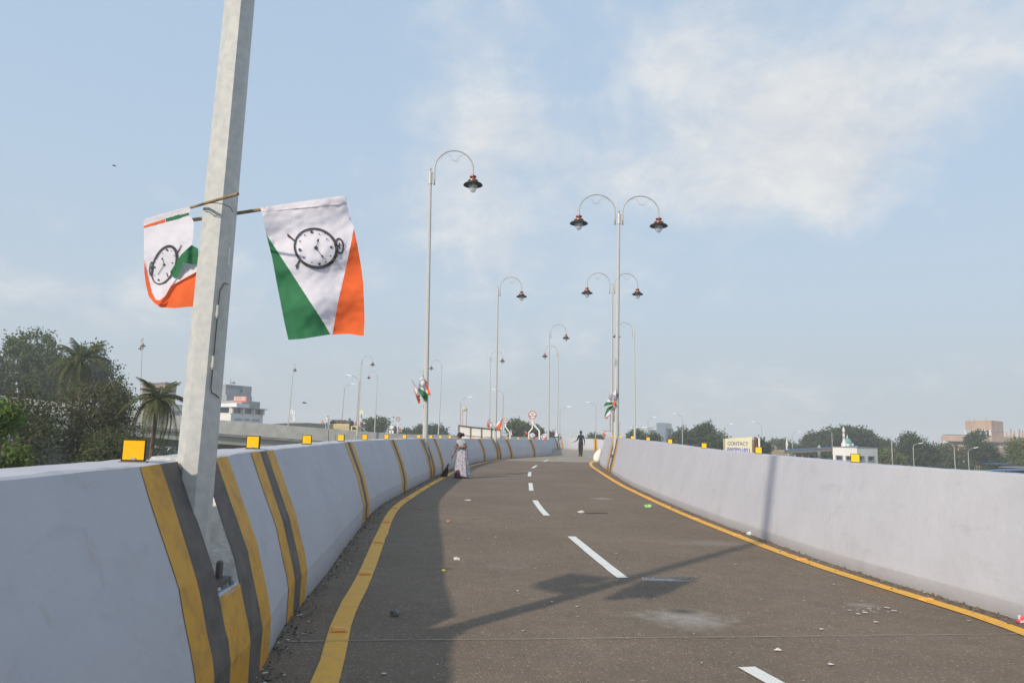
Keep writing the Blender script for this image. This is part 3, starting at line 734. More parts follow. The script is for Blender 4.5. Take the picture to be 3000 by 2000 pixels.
studs(CR, ro, CR.near((3.9, 6.75)), CR.near((3.5, 26)), 'R', 'studs on the right yellow line', ['nearest yellow stud on the right edge line, by the rust stain', 'second yellow stud on the right edge line', 'third yellow stud on the right edge line, by the post shadow', 'yellow stud set in the curving right edge line'])

# ------------------------------------------------------------------ flags
def inside(pt, poly):
    x, y = pt; c = False; j = len(poly) - 1
    for i in range(len(poly)):
        xi, yi = poly[i]; xj, yj = poly[j]
        if (yi > y) != (yj > y) and x < (xj - xi) * (y - yi) / (yj - yi + 1e-12) + xi: c = not c
        j = i
    return c
def cloth(name, poly, tr, Df, m, parent, cell=0, smooth=True, inv=None):
    """a piece of cloth with this outline, filled with small faces that follow the folds of Df"""
    pts = [Vector(p) for p in poly]
    dense = []
    for a, b_ in zip(pts, pts[1:] + pts[:1]):
        n_ = max(1, int((b_ - a).length / cell)) if cell else 1
        for k_ in range(n_): dense.append(a.lerp(b_, k_ / n_))
    allp = list(dense); n_b = len(dense)
    if cell:
        xs = [p.x for p in pts]; ys = [p.y for p in pts]; y = min(ys) + cell / 2; row = 0
        while y < max(ys):
            x = min(xs) + cell / 2 + (row % 2) * cell / 2
            while x < max(xs):
                if inside((x, y), poly) and min((Vector((x, y)) - d_).length for d_ in dense) > cell * .45: allp.append(Vector((x, y)))
                x += cell
            y += cell; row += 1
    vs, es, fs, *_ = delaunay_2d_cdt(allp, [(i, (i + 1) % n_b) for i in range(n_b)], [list(range(n_b))], 1, 1e-4)
    b = MB(); W = []
    for v in vs:
        px, py = tr(v.x, v.y); W.append(P(px, py, Df(px, py)))
    b.add(W, [tuple(f) for f in fs]); o = b.build(name, m, parent, smooth)
    if inv: o.data.transform(inv)
    return o
def ink(parent, strokes, dots, tr, Df, inv=None, name='emblem'):
    b = MB()
    for dd in (-.007, .007):
        def W(x, y): px, py = tr(x, y); return P(px, py, Df(px, py) + dd)
        for pts, w in strokes:
            pts = [Vector(p) for p in pts]; L_ = []; n_ = len(pts); closed = (pts[0] - pts[-1]).length < 1e-3
            for i, p in enumerate(pts):
                a = pts[i - 1] if i > 0 else (pts[-2] if closed else pts[0]); c = pts[i + 1] if i < n_ - 1 else (pts[1] if closed else pts[-1])
                t = (c - a).normalized(); q = Vector((-t.y, t.x)); ww = w[i] if isinstance(w, list) else w
                L_ += [W(*(p - q * ww / 2)), W(*(p + q * ww / 2))]
            b.add(L_, [(2 * i, 2 * i + 1, 2 * i + 3, 2 * i + 2) for i in range(n_ - 1)])
        for x, y, r in dots:
            vs = [W(x + r * math.cos(a * PI / 6), y + r * math.sin(a * PI / 6)) for a in range(12)]; b.add(vs, [tuple(range(12))])
    o = b.build(name, m_ink, parent)
    if inv: o.data.transform(inv)
    return o
def ell(cx, cy, a, b_, ang, n=40, a0=0, a1=360):
    ca, sa = math.cos(R(ang)), math.sin(R(ang)); out = []
    for i in range(n + 1):
        t = R(a0 + (a1 - a0) * i / n); x, y = a * math.cos(t), b_ * math.sin(t); out.append((cx + ca * x - sa * y, cy + sa * x + ca * y))
    return out
cbx = lambda x, y: (380 + x / 2.851, 500 + y / 2.851)

def Dr(px, py):
    v = (py - 580) / 400
    return 3.86 + .035 * math.sin((px - 770) / 38 + v * 1.5) * (.25 + .75 * v) + .016 * math.sin(v * 17 + px / 90) + .010 * mnoise.noise((px / 22, py / 14, 0)) + .006 * mnoise.noise((px / 60, py / 5, 3))
fl = empty('flag', P(900, 600, 3.86), 0, 'white, green and orange clock flag hanging open right of the near lamp post', 'flag', 'party flags tied to the lamp posts')
iv = Matrix.Translation(-fl.location)
cloth('hem', [(1090, 310), (1450, 255), (1805, 206), (1812, 262), (1808, 275), (1450, 310), (1102, 345)], cbx, lambda x, y: Dr(x, y) - .004, m_flag_w, fl, 22, inv=iv)
cloth('white_field', [(1100, 335), (1450, 300), (1808, 262), (1840, 380), (1872, 480), (1855, 570), (1830, 700), (1790, 880), (1740, 1100), (1715, 1240), (1695, 1368), (1676, 1368), (1620, 1270), (1400, 930), (1140, 530), (1120, 430)], cbx, Dr, m_flag_w, fl, 24, inv=iv)
cloth('green_band', [(1140, 530), (1400, 930), (1620, 1270), (1676, 1366), (1560, 1385), (1450, 1403), (1325, 1412), (1295, 1280), (1240, 1000), (1190, 730)], cbx, Dr, m_flag_g, fl, 26, inv=iv)
cloth('orange_band', [(1872, 480), (1900, 610), (1930, 780), (1952, 950), (1962, 1250), (1955, 1380), (1900, 1372), (1830, 1362), (1695, 1368), (1715, 1240), (1740, 1100), (1790, 880), (1830, 700), (1855, 570)], cbx, Dr, m_flag_o, fl, 26, inv=iv)
ring_ = [(1.0)] 
strokes = [(ell(1553, 646, 180, 158, 26), [21 + 7 * math.sin(i / 40 * 2 * PI + 1.2) for i in range(41)]), (ell(1752, 628, 32, 62, -8), 13), ([(1712, 628), (1752, 630)], 17), ([(1750, 602), (1757, 655)], 12),
           ([(1385, 592), (1350, 562), (1332, 550)], 15), ([(1345, 562), (1328, 545), (1317, 526)], [10, 22, 4]), ([(1424, 742), (1405, 776), (1395, 790)], 15), ([(1380, 790), (1400, 796), (1392, 824)], [6, 26, 6]),
           ([(1555, 645), (1573, 592)], 5), ([(1567, 590), (1581, 564)], [20, 1]), ([(1555, 645), (1608, 716)], 5), ([(1605, 708), (1622, 738)], [20, 1])]
dots = [(1555, 645, 15), (1519, 512, 12), (1420, 660, 12), (1683, 639, 11), (1585, 779, 12), (1462, 537, 6), (1582, 528, 5), (1421, 588, 6), (1646, 571, 6), (1454, 727, 6), (1679, 713, 6), (1522, 766, 6), (1637, 762, 6)]
ink(fl, strokes, dots, cbx, Dr, inv=iv)
b = MB(); a0 = P(*cbx(525, 412), 3.92); a1 = P(*cbx(1100, 325), 3.87); a2 = P(*cbx(1808, 232), 3.86)
b.tube([a0, a1, a2], [.011, .010, .009], 8); o = b.build('stick', m_bamboo, fl); o.data.transform(iv)

def Dl(px, py):
    u = (px - 420) / 150; v = (py - 640) / 270
    return max(3.79, 4.05 - .25 * u) + .04 * math.sin(u * 3 + v * 2.5) * v + .012 * math.sin(v * 11 + u * 2) + .008 * mnoise.noise((px / 16, py / 10, 5))
f2 = empty('flag', P(480, 640, 3.7), 0, 'clock flag curled over itself left of the near lamp post', 'flag', 'party flags tied to the lamp posts'); iv2 = Matrix.Translation(-f2.location)
cloth('hem', [(118, 408), (300, 352), (505, 298), (515, 320), (500, 350), (300, 402), (118, 462)], cbx, lambda x, y: Dl(x, y) - .004, m_flag_w, f2, 22, inv=iv2)
cloth('orange_edge_strip', [(115, 458), (295, 402), (297, 430), (118, 476)], cbx, lambda x, y: Dl(x, y) - .004, m_flag_o, f2, 22, inv=iv2)
cloth('green_edge_strip', [(298, 400), (495, 342), (496, 370), (390, 405), (303, 428)], cbx, lambda x, y: Dl(x, y) - .004, m_flag_g, f2, 22, inv=iv2)
cloth('white_field', [(118, 470), (303, 425), (495, 362), (512, 385), (537, 430), (530, 560), (517, 620), (425, 710), (340, 840), (345, 880), (388, 897), (345, 960), (300, 1040), (250, 1082), (215, 1078), (180, 1010), (140, 850), (120, 745)], cbx, Dl, m_flag_w, f2, 22, inv=iv2)
cloth('white_fold', [(380, 900), (410, 850), (440, 768), (570, 790), (565, 840), (345, 962)], cbx, lambda x, y: Dl(x, y) + .02, m_flag_w, f2, 22, inv=iv2)
cloth('green_fold', [(517, 620), (570, 650), (575, 790), (440, 768), (420, 840), (400, 893), (372, 896), (345, 872), (338, 845), (430, 700)], cbx, lambda x, y: Dl(x, y) - .035 + .03 * math.sin((x - 500) / 9), m_flag_g, f2, 18, inv=iv2)
cloth('orange_fold', [(345, 958), (565, 835), (560, 1135), (485, 1137), (370, 1148), (255, 1140), (238, 1128), (300, 1040)], cbx, lambda x, y: Dl(x, y) + .05, m_flag_o, f2, 22, inv=iv2)
cloth('orange_edge', [(120, 745), (140, 850), (180, 1010), (215, 1078), (250, 1082), (292, 1050), (242, 1130), (200, 1100), (160, 1050), (135, 950), (122, 850)], cbx, lambda x, y: Dl(x, y) - .01, m_flag_o, f2, 22, inv=iv2)
ink(f2, [(ell(288, 788, 166, 92, -68), [16 + 7 * math.sin(i / 40 * 2 * PI + 1) for i in range(41)]), (ell(180, 818, 14, 56, 4), 8), ([(388, 695), (405, 670), (425, 632)], [10, 9, 5]), ([(408, 665), (430, 622)], [4, 9]), ([(308, 850), (318, 885)], [4, 10]),
         ([(287, 785), (276, 740)], 4), ([(268, 742), (275, 722)], [14, 1]), ([(287, 785), (236, 868)], 4), ([(176, 800), (186, 830)], 9)],
    [(287, 785, 10), (309, 660, 9), (205, 805, 9), (240, 912, 8), (345, 668, 4), (272, 688, 4), (228, 738, 4), (203, 872, 4), (370, 708, 4), (356, 770, 6)], cbx, Dl, inv=iv2)
b = MB(); b.tube([P(*cbx(130, 432), 4.06), P(*cbx(500, 312), 3.84), P(*cbx(640, 270), 3.66), P(*cbx(905, 194), 3.50)], [.007, .007, .008, .008], 8)
o = b.build('stick', m_bamboo, f2); o.data.transform(iv2)
b = MB(); b.tube([P(*cbx(590, 285), 3.66), P(*cbx(700, 268), 3.64), P(*cbx(780, 278), 3.64), P(*cbx(840, 305), 3.67), P(*cbx(862, 345), 3.74)], .0022, 5)
b.tube([P(*cbx(575, 292), 3.71), P(*cbx(600, 278), 3.66), P(*cbx(625, 272), 3.66)], .003, 5)
tag(b.build('binding_wire', m_steel), 'thin wire tying the flag stick round the near lamp post', 'wire')

def small_flag(name_pts, off, scale, D, label, ringe=None, stick=None):
    tr = lambda x, y: (off[0] + x / scale, off[1] + y / scale)
    Df = lambda px, py: D + .10 * math.sin(px / 3.0) * .5 + .05 * math.sin(py / 5.0)
    c0 = tr(*name_pts[0][1][0]); root = empty('flag', P(*c0, D), 0, label, 'flag', 'party flags tied to the lamp posts'); iv_ = Matrix.Translation(-root.location)
    nm = {'w': ('white_field', m_flag_w), 'g': ('green_band', m_flag_g), 'o': ('orange_band', m_flag_o)}
    for i, (k_, poly) in enumerate(name_pts):
        cloth(nm[k_][0], poly, tr, (lambda x, y, i=i: Df(x, y) - i * .012), nm[k_][1], root, scale * 3, inv=iv_)
    if ringe:
        ink(root, [(ell(*ringe[:4], 0, 20), ringe[4])], [], tr, lambda x, y: Df(x, y) - .05, inv=iv_)
    if stick:
        b_ = MB(); b_.tube([P(*tr(*q_), D + .03) for q_ in stick], .012, 5); o_ = b_.build('stick', m_bamboo, root); o_.data.transform(iv_)
H = (1180, 1080); hs_ = 9.8; D2 = LAMP2.location.y - .2
small_flag([('w', [(250, 310), (330, 440), (450, 640), (505, 750), (430, 770), (330, 560), (270, 400)]), ('o', [(290, 490), (340, 600), (420, 770), (500, 860), (505, 990), (450, 1000), (380, 800), (310, 560)]), ('g', [(430, 770), (505, 765), (500, 810), (450, 815)])], H, hs_, D2, 'narrow folded flag on the left of the lamp post above the woman', stick=[(250, 310), (640, 940)])
small_flag([('w', [(575, 80), (620, 250), (650, 420), (690, 560), (722, 722), (650, 650), (445, 540), (440, 500), (510, 260)]), ('o', [(650, 280), (700, 420), (760, 590), (808, 745), (760, 765), (720, 720), (690, 560), (640, 300)]), ('g', [(445, 545), (650, 650), (740, 740), (700, 860), (715, 940), (640, 920), (560, 800), (450, 620)])], H, hs_, D2 - .1, 'clock flag wrapped across the lamp post above the woman', (572, 405, 92, 108, 11), stick=[(575, 60), (650, 940)])
E8 = (1400, 1150); D3 = LAMP3.location.y - .2
small_flag([('o', [(235, 625), (270, 820), (200, 770)]), ('w', [(240, 600), (290, 640), (335, 800), (340, 830), (275, 822)]), ('g', [(280, 830), (330, 790), (355, 860), (325, 885)])], E8, 7.84, D3 + .2, 'small flag left of the post near the 25 sign', (290, 735, 34, 50, 6), stick=[(240, 600), (400, 850)])
small_flag([('w', [(572, 590), (480, 720), (412, 800), (400, 770), (440, 700)]), ('o', [(562, 615), (545, 760), (490, 862), (410, 855), (480, 720)]), ('g', [(378, 785), (402, 800), (425, 900), (390, 865)])], E8, 7.84, D3 - .1, 'small flag reaching right from the post near the 25 sign', stick=[(572, 585), (380, 860)])
small_flag([('w', [(760, 830), (782, 960), (775, 985), (745, 930)])], E8, 7.84, 56, 'tiny pale flag beside the 25 sign post', stick=[(745, 830), (760, 1040)])
small_flag([('o', [(1090, 900), (1140, 935), (1115, 975)]), ('w', [(1075, 878), (1140, 925), (1095, 905)])], E8, 7.84, 56, 'tiny red and white flag left of the go slow sign post', stick=[(1075, 878), (1165, 950)])
small_flag([('w', [(1180, 940), (1270, 920), (1325, 975), (1260, 1040), (1190, 1000)]), ('g', [(1325, 975), (1290, 1062), (1262, 1060)]), ('o', [(1310, 1015), (1360, 1022), (1335, 1080), (1290, 1066)])], E8, 7.84, 47, 'drooping flag left of the go slow sign post', (1230, 985, 34, 34, 6), stick=[(1165, 930), (1270, 1060)])
small_flag([('w', [(1430, 990), (1500, 950), (1580, 930), (1592, 1000), (1540, 1075), (1480, 1078)]), ('o', [(1592, 1000), (1590, 1040), (1545, 1110), (1480, 1078), (1540, 1060)]), ('g', [(1420, 1010), (1450, 1040), (1470, 1075), (1450, 1075)])], E8, 7.84, 46.3, 'clock flag hanging over the wall right of the go slow sign post', (1512, 1005, 40, 36, 7), stick=[(1400, 985), (1590, 960)])
small_flag([('w', [(1770, 815), (1830, 960), (1842, 1005), (1765, 1000)]), ('g', [(1765, 1000), (1842, 1005), (1850, 1040), (1780, 1040)])], E8, 7.84, 58, 'tiny white flag behind the post where the left parapet ends', stick=[(1770, 815), (1775, 1050)])
A7 = (1740, 1120); DA = LAMPA.location.y - .15
small_flag([('w', [(515, 150), (510, 380), (470, 400), (460, 450), (280, 450), (420, 270)]), ('g', [(275, 450), (440, 450), (440, 510), (330, 520), (225, 548)]), ('o', [(462, 405), (490, 470), (485, 520), (415, 510), (440, 460)])], A7, 7.84, DA, 'upper clock flag tied to the nearer double arm post', (410, 340, 68, 65, 8), stick=[(520, 140), (500, 500)])
small_flag([('g', [(430, 525), (440, 545), (330, 680), (235, 795), (285, 620), (340, 560)]), ('w', [(440, 545), (480, 530), (480, 620), (400, 710), (250, 800), (235, 795), (330, 680)]), ('o', [(400, 710), (385, 740), (320, 800), (305, 842), (245, 812), (300, 795)])], A7, 7.84, DA + .05, 'lower folded flag tied to the nearer double arm post', (440, 600, 28, 42, 7), stick=[(500, 500), (300, 830)])
small_flag([('w', [(175, 1102), (330, 1118), (335, 1150), (255, 1160), (190, 1130)]), ('o', [(182, 1128), (245, 1165), (285, 1215), (240, 1250)])], A7, 7.84, 38.5, 'drooping flag beside the farther double arm post', stick=[(175, 1100), (430, 1130)])
b = MB(); c_ = LAMPA.location
for zz_ in (3.06, 3.12):
    b.tube([(c_.x - .08 + .17 * t_, c_.y - .10 - .03 * math.sin(t_ * 3), zz_ + .03 * t_) for t_ in [i / 8 for i in range(9)]], .012, 5)
tag(b.build('cable_tie', m_black, loc=(0, 0, 0)), 'black strap tying the flags to the nearer double arm post', 'strap')
for L_, d_ in ((LAMPA, .28), (tA, .26)):
    b = MB(); z_ = 1.6; b.box((-.085, -.03, 1.85), (.02, .05, 1.0)); b.build('conduit', m_black, L_)

# ------------------------------------------------------------------ round road signs on cranked posts
def text_obj(txt, size, m, parent, loc, rot, name='lettering', bold=0.0, align='CENTER', sx=1.0):
    cu = bpy.data.curves.new(name, 'FONT'); cu.body = txt; cu.size = size; cu.align_x = align; cu.align_y = 'CENTER'; cu.extrude = .004; cu.offset = bold
    cu.materials.append(m); o_t = bpy.data.objects.new(name, cu); COL.objects.link(o_t); dg = bpy.context.evaluated_depsgraph_get(); me_t = bpy.data.meshes.new_from_object(o_t.evaluated_get(dg)); bpy.data.objects.remove(o_t); o = me_obj(name, me_t, parent); o.location = loc; o.rotation_euler = rot; o.scale = (sx, 1, 1); return o
def round_sign(px, py, D, dia, lines, post_px, label, rz=0.0, back=False):
    c = P(px, py, D); root = empty('road_sign', c, 0, label, 'road sign')
    pts = [P(x, y, D + .05) - c for x, y in post_px]
    b = MB(); b.tube(pts, .055, 8); b.build('post', m_signw, root)
    r = dia / 2
    b = MB(); vs = []; n = 32
    b.lathe([(r, -.012), (r, .012), (r * .80, .012), (r * .80, .008)], n, cap=False); o = b.build('red_rim', m_red if not back else m_dkgrey, root); o.rotation_euler = (R(90), 0, rz)
    b = MB(); b.lathe([(r * .99, -.014), (r * .99, .006), (.001, .0065)], n); o = b.build('sign_face', m_signw if not back else m_galvfar, root); o.rotation_euler = (R(90), 0, rz)
    for (t_, sz, dz) in lines: text_obj(t_, sz, m_ink, root, (0, -.012, dz), (R(90), 0, rz), bold=.003)
round_sign(1560, 1215, 48, .54, [('GO', .14, .075), ('SLOW', .14, -.07)], [(1560, 1229), (1560, 1239), (1580, 1262), (1580.5, 1286)], 'large round go slow sign with red rim on a cranked white post')
round_sign(1481, 1232, 60, .43, [('25', .25, 0)], [(1481, 1241), (1481.5, 1251), (1494, 1267), (1494.5, 1284)], 'round 25 speed sign right of the near left lamps')
round_sign(1560, 1237, 62, .36, [('25', .20, 0)], [(1560, 1244), (1559, 1255), (1549, 1267), (1549, 1284)], 'smaller 25 speed sign half hidden below the go slow sign')
round_sign(1166, 1227.5, 96, .62, [], [(1165, 1236), (1164, 1272)], 'round sign seen from its grey back above the neighbouring ramp', back=True)
c = P(1059, 1207, 98); b = MB(); root = empty('road_sign', c, 0, 'pale yellow disc on a red and white banded post beside the truck cab', 'road sign')
b.lathe([(.3, -.02), (.3, .02), (.001, .021)], 20); o = b.build('disc', mat('pale_yellow', (.70, .70, .45), .5), root); o.rotation_euler = (R(90), 0, 0)
for k_ in range(5):
    b = MB(); b.tube([(-.02 * k_, .06, -.3 - .5 * k_), (-.02 * k_ - .02, .06, -.8 - .5 * k_)], .06, 6); b.build('post_band', m_red if k_ % 2 == 0 else m_signw, root)
b = MB(); b.tube([(-.12, .06, -2.8), (-.16, .06, -4)], .06, 6); b.build('post', m_signw, root)

# ------------------------------------------------------------------ the neighbouring ramp
FP = [(-900, 1075, 53), (-400, 1118, 57.5), (0, 1158, 61.5), (320, 1195, 65), (633, 1229, 68.5), (850, 1246.5, 71.3), (1046, 1262, 74.3), (1200, 1272, 77), (1300, 1275, 79), (1420, 1277, 82), (1600, 1280, 87)]
W_ = [P(*q) for q in FP]
fc = Curve([(w.x, w.y) for w in W_], 2.0)
ys_ = [w.y for w in W_]; zs_ = [w.z for w in W_]
def fz(p): return float(np.interp(p.y, ys_, zs_))
FO = empty('flyover', (W_[2].x, W_[2].y, -6), 0, 'grey concrete flyover rising to the left behind the trees', 'flyover'); ivf = Matrix.Translation(-FO.location)
def sweep(name, prof, m, C, zf, parent, iv_, jn=0, sgn=1, step=1):
    b_ = MB(); n_ = len(prof); vs = []; idx = list(range(0, len(C.p), step))
    for i in idx:
        p = C.p[i]; nn = C.nrm(C.s[i]) * sgn; z0 = zf(p)
        for o_, z_ in prof: q_ = p + nn * o_; vs.append((q_.x, q_.y, z0 + z_))
    b_.add(vs, [(i * n_ + j, (i + 1) * n_ + j, (i + 1) * n_ + (j + 1) % n_, i * n_ + (j + 1) % n_) for i in range(len(idx) - 1) for j in range(n_)] + [tuple(range(n_)), tuple(range((len(idx) - 1) * n_, len(idx) * n_))[::-1]])
    o_ = b_.build(name, m, parent); o_.data.transform(iv_); return o_
sweep('parapet_wall', [(0, 0), (.3, 0), (.3, -1.25), (0, -1.25)], m_grey, fc, fz, FO, ivf)
sweep('parapet_wall', [(8.2, 0), (8.5, 0), (8.5, -1.25), (8.2, -1.25)], m_grey, fc, fz, FO, ivf)
sweep('deck_slab', [(-.06, -1.27), (8.6, -1.27), (8.6, -1.5), (-.06, -1.5)], m_dkgrey, fc, fz, FO, ivf)
sweep('deck_fascia', [(.22, -1.5), (8.3, -1.5), (8.0, -2.25), (.45, -2.25)], m_grey, fc, fz, FO, ivf)
sweep('girder', [(1.6, -2.25), (6.8, -2.25), (6.2, -3.0), (2.2, -3.0)], m_dkgrey, fc, fz, FO, ivf)
for s_ in range(4, int(fc.L), 16):
    p = fc.at(s_) + fc.nrm(s_) * 4.2; d_ = fc.dir(s_); b = MB(); zt = fz(p) - 3.0
    b.box((0, 0, (zt - 6) / 2), (2.2, 1.3, zt + 6), math.atan2(d_.y, d_.x)); b.box((0, 0, zt - .4), (1.6, 5, .8), math.atan2(d_.y, d_.x)); 
    o = b.build('pier', m_dkgrey, FO); o.data.transform(Matrix.Translation(Vector((p.x, p.y, 0)) - FO.location))
for px_, yt, yb, D_ in ((963, 1258, 1296, 72.7), ):
    b = MB(); a = P(px_, yt, D_ - .1); c = P(px_ - 1, yb, D_ - .1); b.tube([a, c], .035, 4); o = b.build('expansion_joint', m_steel, FO); o.data.transform(ivf)
# second parapet strip of the neighbouring ramp, close beyond our own wall
# ------------------------------------------------------------------ ground
b = MB(); b.add([(-1400, -60, -6), (1400, -60, -6), (1400, 1500, -6), (-1400, 1500, -6)], [(0, 1, 2, 3)])
tag(b.build('ground', mat('dry_ground', (.10, .095, .06), .95, col2=(.05, .07, .03), vscale=.05, detail=10)), 'dry ground far below the ramp', kind='structure')

# ------------------------------------------------------------------ vegetation
def leafmat(name, c1, c2, isl=.35): return mat(name, c1, .75, col2=c2, vscale=.35, island=isl, trans=.3, spec=.15)
LV = {'dark': leafmat('leaf_dark_green', (.048, .075, .035), (.075, .10, .045)), 'mid': leafmat('leaf_green', (.075, .115, .04), (.105, .135, .05)), 'olive': leafmat('leaf_olive', (.105, .12, .055), (.08, .10, .045)),
      'bright': leafmat('leaf_bright_green', (.09, .16, .035), (.13, .18, .04)), 'yellow': leafmat('leaf_yellow_green', (.16, .18, .05), (.11, .15, .05)), 'blue': leafmat('leaf_blue_green', (.065, .10, .06), (.09, .12, .065)),
      'palm': leafmat('leaf_palm', (.075, .105, .035), (.14, .145, .055)), 'brown': leafmat('leaf_brown_olive', (.125, .12, .06), (.095, .11, .05))}
m_bark = mat('bark', (.14, .11, .08), .95, var=.35, vscale=6, bump=.8, bscale=14)
m_barkp = mat('pale_bark', (.24, .20, .155), .95, var=.3, vscale=5, bump=.6, bscale=14)
def leaves_mesh(name, cen, size, m, flat=.0):
    n = len(cen); a = rng.normal(size=(n, 3)); a /= np.linalg.norm(a, axis=1)[:, None]
    if flat: a[:, 2] *= (1 - flat); a /= np.linalg.norm(a, axis=1)[:, None]
    t = rng.normal(size=(n, 3)); b_ = np.cross(a, t); b_ /= np.linalg.norm(b_, axis=1)[:, None]
    sz = size * rng.uniform(.55, 1.35, (n, 1)); a = a * sz; b_ = b_ * sz * .45
    V = np.stack([cen - a, cen + b_ - a * .1, cen + a, cen - b_ - a * .1], 1).reshape(-1, 3)
    me = bpy.data.meshes.new(name); me.vertices.add(4 * n); me.vertices.foreach_set('co', V.astype(np.float32).ravel())
    me.loops.add(4 * n); me.loops.foreach_set('vertex_index', np.arange(4 * n, dtype=np.int32)); me.polygons.add(n)
    me.polygons.foreach_set('loop_start', np.arange(0, 4 * n, 4, dtype=np.int32)); me.polygons.foreach_set('loop_total', np.full(n, 4, np.int32))
    me.materials.append(m); me.update(); me.validate(); return me
def crown_points(clumps, n, sub, sig, hole=.0):
    w = np.array([c[3] * c[4] * c[5] for c in clumps]) ** .7; w /= w.sum(); out = []
    for c, ww in zip(clumps, w):
        k_ = max(3, int(n * ww / sub)); d_ = rng.normal(size=(k_, 3)); d_ /= np.linalg.norm(d_, axis=1)[:, None]
        r_ = rng.uniform(.35, 1.0, (k_, 1)) ** .5; tw = np.array(c[:3]) + d_ * r_ * np.array(c[3:6])
        p_ = tw[:, None, :] + rng.normal(size=(k_, sub, 3)) * sig; out.append(p_.reshape(-1, 3))
    return np.concatenate(out)
def tree(px, D, hw, pyt, pyb, m, label, n=5000, leaf=.22, nc=11, name='tree', group=None, dome=False, trunk_px=None, ground=-6.0, lean=0.0, bark=None, sub=14, airy=1.0, weep=False, limbs=True, cr=.42):
    a = P(px, pyt, D); bz = P(px, pyb, D).z; hwm = hw * D / F
    cz = (a.z + bz) / 2; rz_ = (a.z - bz) / 2
    root = empty(name, (a.x, D, ground), 0, label, 'tree' if name != 'shrub' else 'shrub', group)
    clumps = []
    for i in range(nc):
        for _ in range(30):
            u = rng.uniform(-1, 1, 3)
            if np.linalg.norm(u) < 1: break
        if dome: u[0] = rng.uniform(-1, 1); u[2] = -1 + 2 * (1 - abs(u[0]) ** 2.3 * .92) * rng.uniform(.45, 1) ** .6
        k_ = rng.uniform(cr * .75, cr * 1.3)
        clumps.append((u[0] * hwm * (1 - cr * .8), u[1] * hwm * .7, cz - ground + u[2] * rz_ * (1 - cr * .75), hwm * k_, hwm * k_, rz_ * k_ * (1.0 if not dome else .8)))
    pts = crown_points(clumps, n, sub, leaf * 1.5 * airy)
    if weep: pts[:, 2] -= rng.exponential(.3, len(pts)) * rz_ * .3
    me = leaves_mesh('crown', pts, leaf, m, flat=.0 if not dome else .0); o = me_obj('crown', me, root); 
    b_ = MB(); tx = 0.0; top = cz - ground - rz_ * .35; r0 = max(.10, hwm * .055)
    b_.tube([(lean * 1.0, 0, 0), (lean * .5 + .1, 0, top * .5), (0, 0, top)], [r0 * 1.3, r0, r0 * .7], 8)
    if limbs:
        for c in clumps:
            mid = (c[0] * .45, c[1] * .45, top + (c[2] - top) * .4 - .1 * rz_); b_.tube([(0, 0, top * .93), mid, (c[0], c[1], c[2])], [r0 * .5, r0 * .3, r0 * .1], 5)
            for _ in range(3):
                e = (c[0] + rng.uniform(-1, 1) * c[3], c[1] + rng.uniform(-1, 1) * c[4], c[2] + rng.uniform(-.8, 1) * c[5]); b_.tube([(c[0], c[1], c[2]), e], [r0 * .1, r0 * .04], 4)
    b_.build('trunk', bark or m_bark, root); return root

def frond_mesh(name, L_, droop, m, nl=26, lw=.045, ll=.55):
    b_ = MB(); pts = []
    for i in range(13):
        t = i / 12; pts.append(Vector((L_ * (t - .12 * t * t), 0, L_ * (.42 * t - droop * t ** 2.1))))
    b_.tube(pts, [.03 * (1 - .8 * i / 12) for i in range(13)], 4)
    for i in range(nl):
        t = .14 + .86 * i / nl; f = t * 12; k_ = min(11, int(f)); p = pts[k_].lerp(pts[k_ + 1], f - k_); tn = (pts[k_ + 1] - pts[k_]).normalized()
        l_ = ll * math.sin(PI * (.15 + .8 * t)) * rng.uniform(.85, 1.1)
        for sd in (-1, 1):
            dirv = (Vector((0, sd, 0)) * .75 + tn * .65 + Vector((0, 0, -.35 - .5 * rng.random()))).normalized(); q_ = p + dirv * l_
            mid = p.lerp(q_, .5) + Vector((0, 0, .03)); w_ = tn * lw
            b_.add([p - w_ * .5, p + w_ * .5, mid + w_ * .6, q_, mid - w_ * .6], [(0, 1, 2, 4), (4, 2, 3)])
    return b_.mesh(name, m)
def palm(px, py, D, rad, label, px_base, seed=0, n=20):
    c = P(px, py, D); base = P(px_base, 1330, D).x; root = empty('palm_tree', (base - (c.x - base) * .2, D, -6), 0, label, 'palm tree', 'coconut palms left of the near post')
    h = c.z + 6; dx = c.x - root.location.x; b_ = MB()
    b_.tube([(0, 0, 0), (dx * .35, 0, h * .4), (dx * .75, 0, h * .75), (dx, 0, h)], [.13, .085, .07, .08], 8); b_.build('trunk', m_bark, root)
    L_ = rad * D / F
    fm = [frond_mesh('frond', L_ * .9, .45, LV['palm'], ll=L_ * .22, nl=34, lw=L_ * .018), frond_mesh('frond', L_, .95, LV['palm'], ll=L_ * .22, nl=34, lw=L_ * .018), frond_mesh('frond', L_ * .95, 1.45, LV['palm'], ll=L_ * .2, nl=34, lw=L_ * .018)]
    for k_ in range(n):
        t = k_ / n; o_ = me_obj('frond', fm[0 if t < .25 else (1 if t < .55 else 2)], root, (dx, 0, h))
        o_.rotation_euler = (rng.uniform(-.2, .2), R(rng.uniform(-50, -20) if t < .25 else (rng.uniform(-22, 8) if t < .55 else rng.uniform(8, 42))), k_ * 2.4 + rng.uniform(-.3, .3)); s_ = rng.uniform(.85, 1.1); o_.scale = (s_, s_, s_)
    return root

